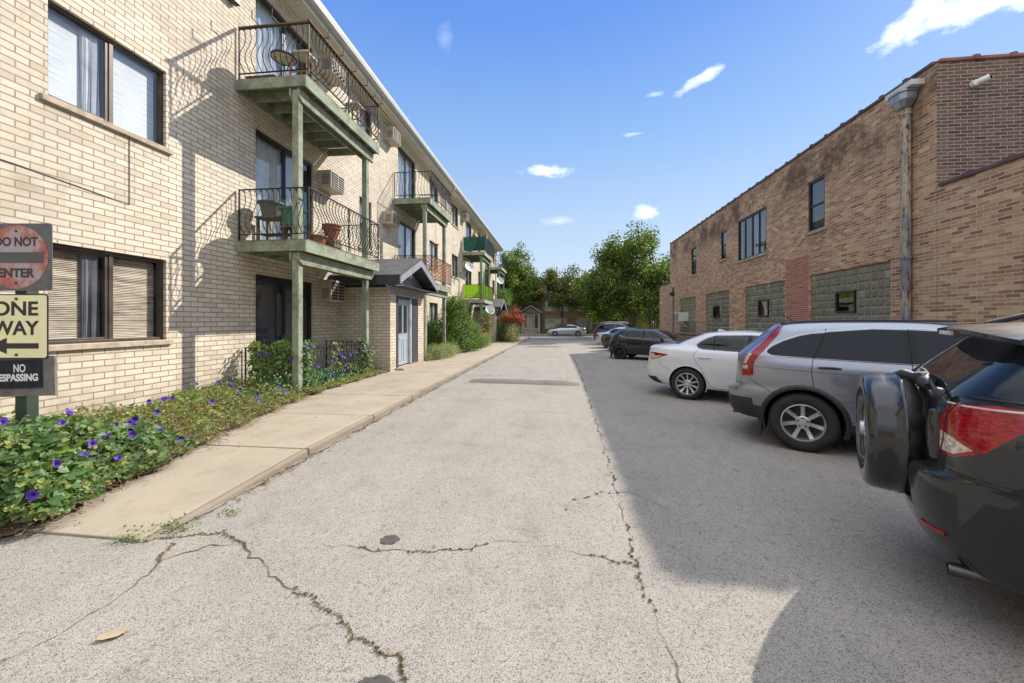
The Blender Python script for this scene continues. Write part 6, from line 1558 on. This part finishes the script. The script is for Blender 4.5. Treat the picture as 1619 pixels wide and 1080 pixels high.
# --- near clump with heart shaped leaves
t=thing('morning_glory_plant','large leafy morning glory clump with purple flowers, nearest corner of the bed below the signs','plant',(-4.9,2.9,.1))
r=random.Random(21); m=MB()
def hfront(x,y):
    e=min(1,max(0,(bedx(y)+.05-x)/.55)); a=math.exp(-((y-2.9)/.95)**2)
    return .07+.42*e**.8*a+.14*e
tops=[]
for i in range(8500):
    y=r.uniform(1.95,4.35); x=bedx(y)+.10-abs(r.gauss(0,.85)); 
    if x<-6.7: continue
    h=hfront(x,y)*r.uniform(.92,1.08)+.05*math.sin(x*9)*math.sin(y*8); q=r.random()**.35; z=max(.03,h*q)
    nrm=Vector((r.gauss(.25,.45),r.gauss(-.25,.45),r.uniform(.35,1)))
    leaf(m,(x+4.9,y-2.9,z),nrm,(r.uniform(.024,.055) if r.random()<.78 else r.uniform(.06,.095)),r,'heart')
    if q>.93: tops.append((x+4.9,y-2.9,z+.03))
vbuild(m,'foliage',LG_GLORY,t)
m=MB()
for i in range(140):
    y=r.uniform(2.0,4.2); x=bedx(y)-r.uniform(0,1.3); h=hfront(x,y); p=Vector((x+4.9,y-2.9,.0)); P=[p]
    for k in range(4): p=p+Vector((r.gauss(0,.06),r.gauss(0,.06),h/4.2)); P.append(p.copy())
    m.tube(P,.003,4)
for i in range(70):      # loose runners reaching up and out
    y=r.uniform(2.0,4.2); x=bedx(y)-r.uniform(-.05,1.2); h=hfront(x,y); p=Vector((x+4.9,y-2.9,h*.8)); d=Vector((r.gauss(.2,.5),r.gauss(-.1,.5),r.uniform(.2,1))).normalized()*.05; P=[p]
    for k in range(5): p=p+d; d=(d+Vector((r.gauss(0,.014),r.gauss(0,.014),-.008))).normalized()*.045; P.append(p.copy())
    m.tube(P,.0022,4)
vbuild(m,'stem',VINE,t)
m=MB()
for i in range(900):
    y=r.uniform(1.95,4.3); x=bedx(y)+.14-abs(r.gauss(0,.5)); h=hfront(x,y); leaf(m,(x+4.9,y-2.9,max(.02,h*r.random()**1.6)),(r.gauss(0,.5),r.gauss(0,.5),.8),r.uniform(.02,.06),r,'oval')
vbuild(m,'dead_leaves',STEM,t)
for i in range(44):
    p=tops[r.randrange(len(tops))]; flower(t,p,CAMD+Vector((r.gauss(0,.35),r.gauss(0,.35),r.gauss(0,.3))),r.uniform(.8,1.05))
# --- ground cover along the wall
r=random.Random(5); m=MB(); tw=MB(); 
def hcov(x,y):
    e=min(1,max(0,(bedx(y)-x)/.75)); w=(x+6.8)/2
    return .05+.24*e*(.75+.25*math.sin(y*2.1+x*3)+.15*math.sin(y*5.3))*(1.0 if y<7.7 else .5)
for i in range(19000):
    y=r.uniform(3.3,8.1) if i<16000 else r.uniform(7.7,11.2); xm=bedx(y)
    x=r.uniform(-6.75,xm+.06) if y<7.75 else r.uniform(-5.55,xm+.08)
    h=hcov(x,y)*r.uniform(.75,1.2); z=ground_z(y)+.12+h*r.random()**.45
    leaf(m,(x,y,z),(r.gauss(.2,.5),r.gauss(-.2,.5),r.uniform(.2,1)),r.uniform(.03,.072),r,'oval')
tag(vbuild(m,'ground_cover',LG_COVER),'low tangle of yellowing weeds and ivy along the cream wall','ground cover',kind='stuff')
for i in range(2600):
    y=r.uniform(2.1,8.0); x=r.uniform(-6.7,bedx(y)+.12) if r.random()<.5 else bedx(y)+r.gauss(0,.10); L_=r.uniform(.04,.16)
    z=.12+(hcov(x,y)*r.random()*.6 if x<bedx(y) else 0); d=Vector((r.gauss(0,1),r.gauss(0,1),r.gauss(.1,.4))).normalized()*L_
    if y<2.62: z=.05
    p=Vector((x,y,z)); tw.tube([p,p+d*.5+Vector((0,0,.01)),p+d],.0018,3,False)
    if r.random()<.5: leaf(tw,p+d,(r.gauss(0,.4),r.gauss(0,.4),1),r.uniform(.02,.045),r,'oval')
tag(vbuild(tw,'dry_twigs',STEM),'dry brown twigs and dead leaves at the edge of the bed','dry twigs',kind='stuff')
t=thing('morning_glory_plant','thin trailing morning glory with scattered purple flowers along the wall bed','plant',(-5.6,5.6,.2)); m=MB()
for i in range(420):
    y=r.uniform(3.6,7.8); x=r.uniform(-6.5,bedx(y)); leaf(m,(x+5.6,y-5.6,hcov(x,y)*r.uniform(.8,1.25)-.02),(r.gauss(.2,.4),r.gauss(-.2,.4),1),r.uniform(.04,.07),r,'heart')
vbuild(m,'foliage',LG_GLORY,t)
for i in range(16):
    y=r.uniform(3.6,7.6); x=r.uniform(-6.3,bedx(y)); flower(t,(x+5.6,y-5.6,hcov(x,y)*1.05+.02),CAMD+Vector((r.gauss(0,.3),r.gauss(0,.3),r.gauss(0,.3))),r.uniform(.8,1.0))
# --- vine on the patio railing
t=thing('morning_glory_vine','morning glory vine with purple flowers climbing over the patio railing','vine',(0,0,0)); m=MB(); st=MB(); fl=[]
x1=XD-.25; r=random.Random(77)
def vine_pt(u):      # along the railing: side then front
    if u<1.3: return Vector((XW+.05+u*1.0,7.95,0)),Vector((0,-1,0))
    return Vector((x1,7.95+(u-1.3),0)),Vector((1,0,0))
def dens(u): return 1.0 if .15<u<1.55 else (.12+.35*math.exp(-((u-2.55)/.15)**2)+.12*math.exp(-((u-3.2)/.12)**2) if u<3.8 else .75)
for i in range(5200):
    u=r.uniform(.1,4.4); 
    if r.random()>dens(u): continue
    hmax=(.98+.08*math.sin(u*9)) if u<1.6 else (.95 if u>3.8 or abs(u-2.55)<.2 else .36)
    if u>4.0: hmax*=.9
    p,o=vine_pt(u); z=r.random()**(.8 if u<2.2 else 1.2)*hmax+.06; p=p+o*r.gauss(.03,.07); p.z=.1+z
    leaf(m,p,o+Vector((r.gauss(0,.5),r.gauss(0,.5),r.gauss(.4,.4))),r.uniform(.035,.08),r,'heart')
    if z>hmax*.75 and r.random()<.02: fl.append((p+o*.05,o))
vbuild(m,'foliage',LG_GLORY,t)
for i in range(60):
    u=r.uniform(.2,4.3); p,o=vine_pt(u); p.z=.1; P=[p.copy()]
    for k in range(7): p=p+Vector((r.gauss(0,.04),r.gauss(0,.04),.13)); P.append(p.copy())
    if r.random()<dens(u): st.tube(P,.004,4)
vbuild(st,'stem',VINE,t)
for p,o in fl[:34]: flower(t,p,o*.6+CAMD*.6+Vector((r.gauss(0,.2),r.gauss(0,.2),.1)),1.0)
for i in range(14): 
    u=r.uniform(1.5,4.3); p,o=vine_pt(u); p.z=r.uniform(.2,.95); flower(t,p+o*.08,o*.6+CAMD*.7,.95)
# small weeds at the crack junction
m=MB(); r=random.Random(3)
for (cx,cy,n,s_) in ((-2.98,2.78,160,.10),(-3.15,2.6,120,.07),(-2.72,3.05,60,.05)):
    for i in range(n): x=cx+r.gauss(0,s_); y=cy+r.gauss(0,s_*.6); leaf(m,(x,y,.01+abs(r.gauss(0,.03))),(r.gauss(0,.5),r.gauss(0,.5),.6),r.uniform(.012,.03),r,'oval')
tag(vbuild(m,'weed_tuft',LG_GLORY),'small green weeds rooted where the sidewalk corner meets the alley','weed',kind='stuff')
m=MB(); r=random.Random(44)
for i in range(420):
    y=2.7+abs(r.gauss(0,5)); x=-2.93+abs(r.gauss(0,.05)) if r.random()<.8 else r.uniform(-5,-3.2)
    z=ground_z(y)+(.012 if x>-2.98 else .115); 
    if x<-3 and y<4.6: z=.03+.045*(y-2.6)
    leaf(m,(x,y,z),(r.gauss(0,.3),r.gauss(0,.3),1),r.uniform(.012,.04),r,'oval')
for i in range(60): leaf(m,(r.uniform(-2.8,4.5),r.uniform(1.5,14),.010),(r.gauss(0,.2),r.gauss(0,.2),1),r.uniform(.012,.03),r,'oval')
tag(vbuild(m,'leaf_litter',STEM),'small brown leaf scraps gathered in the gutter along the kerb','leaf litter',kind='stuff')
# dead leaf on the alley
m=MB(); P=[(-.065,-.02),(-.03,.028),(.03,.035),(.07,.005),(.03,-.03),(-.03,-.032)]
m.face([(x,y,.012+.02*abs(y)*10*.3+.01*(x*12)**2) for x,y in P]); o=m.build('fallen_leaf',M('dead_leaf',(.40,.32,.20),.8,var=.2)); o.location=(-2.27,1.80,0); o.rotation_euler=(0,0,.5); tag(o,'single large dry leaf lying on the asphalt','leaf')

# ---------------------------------------------------------------- shrubs and trees
def tree(name,label,loc,H,cr,trunk_h,nleaf,size,mat,seed,cat='tree',group=None,tr=.16,squash=1.0,gap=.35,clump=.55,limbs=9,lean=(0,0)):
    r=random.Random(seed); t=thing(name,label,cat,loc,0,group); T=MB(); ends=[]
    cz=(H+trunk_h)/2; rz=(H-trunk_h)/2
    base=Vector((0,0,-.1)); top=Vector((lean[0],lean[1],trunk_h+rz*.9)); P=[]
    for i in range(7): q=i/6; P.append(base.lerp(top,q)+Vector((r.gauss(0,.05),r.gauss(0,.05),0))*cr*.25*q)
    T.tube(P,[tr*(1-.75*i/6) for i in range(7)],8)
    for k in range(limbs):
        q=.35+.6*r.random(); s0=P[min(5,int(q*6))].copy(); az=2*PI*k/limbs*2.4+r.uniform(-.4,.4)
        ez=r.uniform(-.75,.95); rad=cr*math.sqrt(max(.05,1-ez*ez))*r.uniform(.62,.98)
        e=Vector((math.cos(az)*rad+lean[0],math.sin(az)*rad+lean[1],cz+ez*rz*.92)); mid=s0.lerp(e,.5)+Vector((0,0,rz*.12))
        T.tube([s0,s0.lerp(mid,.5)+Vector((r.gauss(0,.1),r.gauss(0,.1),.1)),mid,mid.lerp(e,.6),e],[tr*.45,tr*.32,tr*.22,tr*.13,tr*.06],6)
        ends+= [e,mid.lerp(e,.55)]
        for j in range(4):
            a=mid.lerp(e,r.uniform(0,.9)); d=Vector((r.gauss(0,1),r.gauss(0,1),r.gauss(.25,.7))).normalized()*cr*r.uniform(.22,.5); b=a+d
            T.tube([a,a.lerp(b,.5)+Vector((0,0,.08)),b],[tr*.12,tr*.08,tr*.03],5); ends+=[b,a.lerp(b,.6)]
    vbuild(T,'trunk',BARK,t)
    m=MB(); C=[]
    for e in ends:
        C.append((e,clump*r.uniform(.6,1.35)))
    tot=sum(c[1]**2 for c in C)
    for (e,s_) in C:
        n=int(nleaf*s_*s_/tot)
        for i in range(n):
            d=Vector((r.gauss(0,1),r.gauss(0,1),r.gauss(0,.75)))
            L0=d.length; d=d/L0*min(L0,1.9)*s_*.52; p=e+d
            if p.z<trunk_h*.75: continue
            leaf(m,p,(r.gauss(0,.6)+d.x,r.gauss(0,.6)+d.y,r.uniform(.1,1)),size*r.uniform(.6,1.3),r,'quad')
    vbuild(m,'crown',mat,t); return t
gs=ground_z(41)
tree('shade_tree','large dark green shade tree at the far right corner of the lot',(7.7,41.3,gs),11.6,4.3,1.7,46000,.235,LG_TREE,21,tr=.28,clump=1.05,limbs=24)
tree('shade_tree','medium dark green tree close to the street, left of the large shade tree',(5.3,46.4,gs),9.4,2.9,2.0,22000,.23,LG_TREE,51,tr=.16,clump=.95,limbs=15)
tree('shade_tree','tall leafy green tree with open top branches beyond the end of the apartment building',(-6.3,56.2,gs),13.6,4.4,3.2,20000,.27,LG_TREE2,12,tr=.25,clump=.95,limbs=14)
tree('yellowing_tree','slender tree with yellowing leaves in front of the tan building',(.55,54.9,gs),10.0,2.7,3.6,9000,.25,LG_YEL,13,tr=.12,clump=.85,limbs=10)
tree('shade_tree','thin green tree between the yellowing tree and the large shade tree',(4.1,55.6,gs),10.2,2.3,3.0,9500,.25,LG_TREE,14,tr=.12,clump=.85,limbs=10)
tree('leafy_tree','bright green tree behind the large shade tree, beside the brick building',(13.6,52.0,gs),8.8,3.8,.6,20000,.24,LG_TREE2,15,tr=.2,clump=1.3,limbs=11)
tree('leafy_tree','broad dark tree across the street behind the parked navy SUV',(8.2,57.2,gs),9.0,3.4,1.5,16000,.24,LG_TREE,16,tr=.2,clump=1.2,limbs=10)
tree('maple_shrub','small red maple with orange red leaves near the end of the sidewalk',(-3.78,33.3,ground_z(33)),3.25,.82,1.0,5200,.085,LG_RED,17,cat='shrub',tr=.04,clump=.36,limbs=9)
def bush(name,label,loc,H,rx,ry,nleaf,size,mat,seed,cat='shrub',cone=.6,core=True,group=None,kind='oval'):
    """many overlapping leaf clumps on an irregular envelope, with loose sprigs sticking out"""
    r=random.Random(seed); t=thing(name,label,cat,loc,0,group); m=MB(); s_=MB(); C=[]
    nc=int(46+30*H); 
    for k in range(nc):
        q=(k+.5)/nc; q=q**(1.25 if cone>.3 else 1.0); a=k*2.39996+r.uniform(-.5,.5)
        rad=(1-q*cone)*min(1,.8+q) if cone>.05 else math.sqrt(max(.05,1-q*q*.8))
        rad*=r.uniform(.45,1.0)*(1+.16*math.sin(a*3+seed)); z=H*q*.93
        C.append((Vector((math.cos(a)*rx*rad,math.sin(a)*ry*rad,z)),(.16+.20*(1-q*cone*.6))*min(1.0,.35+H*.35)*r.uniform(.6,1.35)*(rx+ry)/1.6))
    tot=sum(c[1]**2 for c in C)
    for c,w in C:
        for i in range(int(nleaf*w*w/tot)):
            d=Vector((r.gauss(0,1),r.gauss(0,1),r.gauss(.1,.9))); d=d/d.length*min(1.15,abs(r.gauss(.8,.25)))*w; p=c+d
            if p.z<.01: p.z=r.uniform(.01,.06)
            leaf(m,p,(d.x/w+r.gauss(0,.5)+c.x/rx*.5,d.y/w+r.gauss(0,.5)+c.y/ry*.5,r.gauss(.5,.5)),size*r.uniform(.55,1.4),r,kind)
        if w>.08 and H>.6:
            d=Vector((c.x/rx+r.gauss(0,.3),c.y/ry+r.gauss(0,.3),r.uniform(.3,1.2))).normalized()*w*r.uniform(1.2,1.9); P=[c,c+d*.6,c+d]
            s_.tube(P,[.006,.004,.002],4)
            for i in range(26): q=r.random(); leaf(m,c+d*(.5+.55*q)+Vector((r.gauss(0,.02),r.gauss(0,.02),r.gauss(0,.02))),(r.gauss(0,.6),r.gauss(0,.6),.7),size*r.uniform(.6,1.2),r,kind)
        s_.tube([(0,0,-.03),c*.5+Vector((0,0,.02)),c],[.014,.009,.004],4)
    vbuild(s_,'stem',BARK,t); vbuild(m,'foliage',mat,t); return t
bush('evergreen_shrub','tall conical green shrub beside the second pair of balcony posts',(-5.35,20.2,.1),2.75,1.0,1.15,26000,.075,LG_SHRUB,31,cone=.72)
bush('evergreen_shrub','lower rounded green shrub at the foot of the tall conical shrub',(-4.75,21.4,.08),1.45,.62,.85,9000,.07,LG_SHRUB,32,cone=.5)
bush('leafy_shrub','dark leafy shrub against the wall left of the conical shrub',(-6.2,18.9,.12),1.5,.5,.8,7000,.07,LG_SHRUB,33,cone=.4)
t=bush('flower_bed','low pale green flower bed with small purple flowers under the lattice balcony',(-5.0,17.0,.12),.34,.42,2.1,9000,.05,LG_FLB,34,cat='flower bed',cone=0)
r=random.Random(8)
for i in range(14): flower(t,(r.uniform(-.3,.38),r.uniform(-1.9,1.8),.30),CAMD,.9)
t=bush('flower_bed','small pale shrub bed at the corner of the lime green balcony',(-4.75,25.2,.05),.75,.42,1.2,6000,.055,LG_FLB,35,cat='flower bed',cone=.25)
MAG=flowermat('petal_magenta',(.45,.02,.14),(.6,.05,.25)); YEL=flowermat('petal_yellow',(.75,.42,.02),(.7,.5,.05))
def blooms(par,n,mat,rx,ry,z0,z1,s_,seed):
    r=random.Random(seed); me=FLM.copy(); me.materials.clear(); me.materials.append(mat)
    for i in range(n):
        a=r.uniform(0,2*PI); o=flower(par,(math.cos(a)*rx*r.uniform(.6,1),math.sin(a)*ry*r.uniform(.6,1),r.uniform(z0,z1)),CAMD+Vector((r.gauss(0,.3),r.gauss(0,.3),.2)),s_*r.uniform(.8,1.2)); o.data=me
t=bush('rose_shrub','shrub with magenta flowers beside the white dish and balcony post',(-5.0,27.6,.03),2.3,.35,.9,4500,.06,LG_SHRUB,36,cone=.5); blooms(t,34,MAG,.4,.95,.5,2.0,2.0,1)
t=bush('flowering_shrub','mixed shrub with magenta and yellow flowers under the red maple',(-3.85,33.0,-.1),1.35,.55,1.5,9000,.065,LG_FLB,37,cone=.3); blooms(t,26,MAG,.5,1.4,.3,1.2,2.0,2); blooms(t,24,YEL,.55,1.5,.2,.7,2.0,3)
t=bush('leafy_shrub','dark green shrub between the far porch and the red maple',(-4.6,34.8,-.1),2.4,.7,1.6,9000,.08,LG_SHRUB,38,cone=.35)
bush('hanging_plant','trailing green plant overflowing the far second storey balcony rail',(-5.2,38.3,3.2),1.25,.42,1.9,9000,.075,LG_SHRUB,39,cat='plant',cone=.15)
bush('potted_plant','yellow conical plant on the rail of the dark green balcony near the wall',(-6.0,28.2,7.76),.5,.14,.14,900,.05,leafmat('leaf_gold',[(.45,.33,.04),(.60,.45,.06),(.5,.4,.1)]),40,cat='plant',cone=.9)
bush('potted_plant','yellow conical plant on the rail corner of the dark green balcony',(-5.2,28.6,7.76),.5,.14,.14,900,.05,MC['leaf_gold'],41,cat='plant',cone=.9)
bush('leafy_shrub','small bright shrub on the lawn beside the dumpster',(5.6,55.0,-.15),1.1,.6,.6,2500,.09,LG_TREE2,42,cone=.3)
bush('leafy_shrub','dark hedge shrub in front of the tan building windows',(1.0,56.6,-.1),1.0,1.9,.6,5000,.09,LG_SHRUB,43,cone=0)
bush('leafy_shrub','bright shrub behind the far corner of the brick building',(9.6,33.6,-.2),2.2,1.3,1.3,7000,.1,LG_TREE2,44,cone=.2)
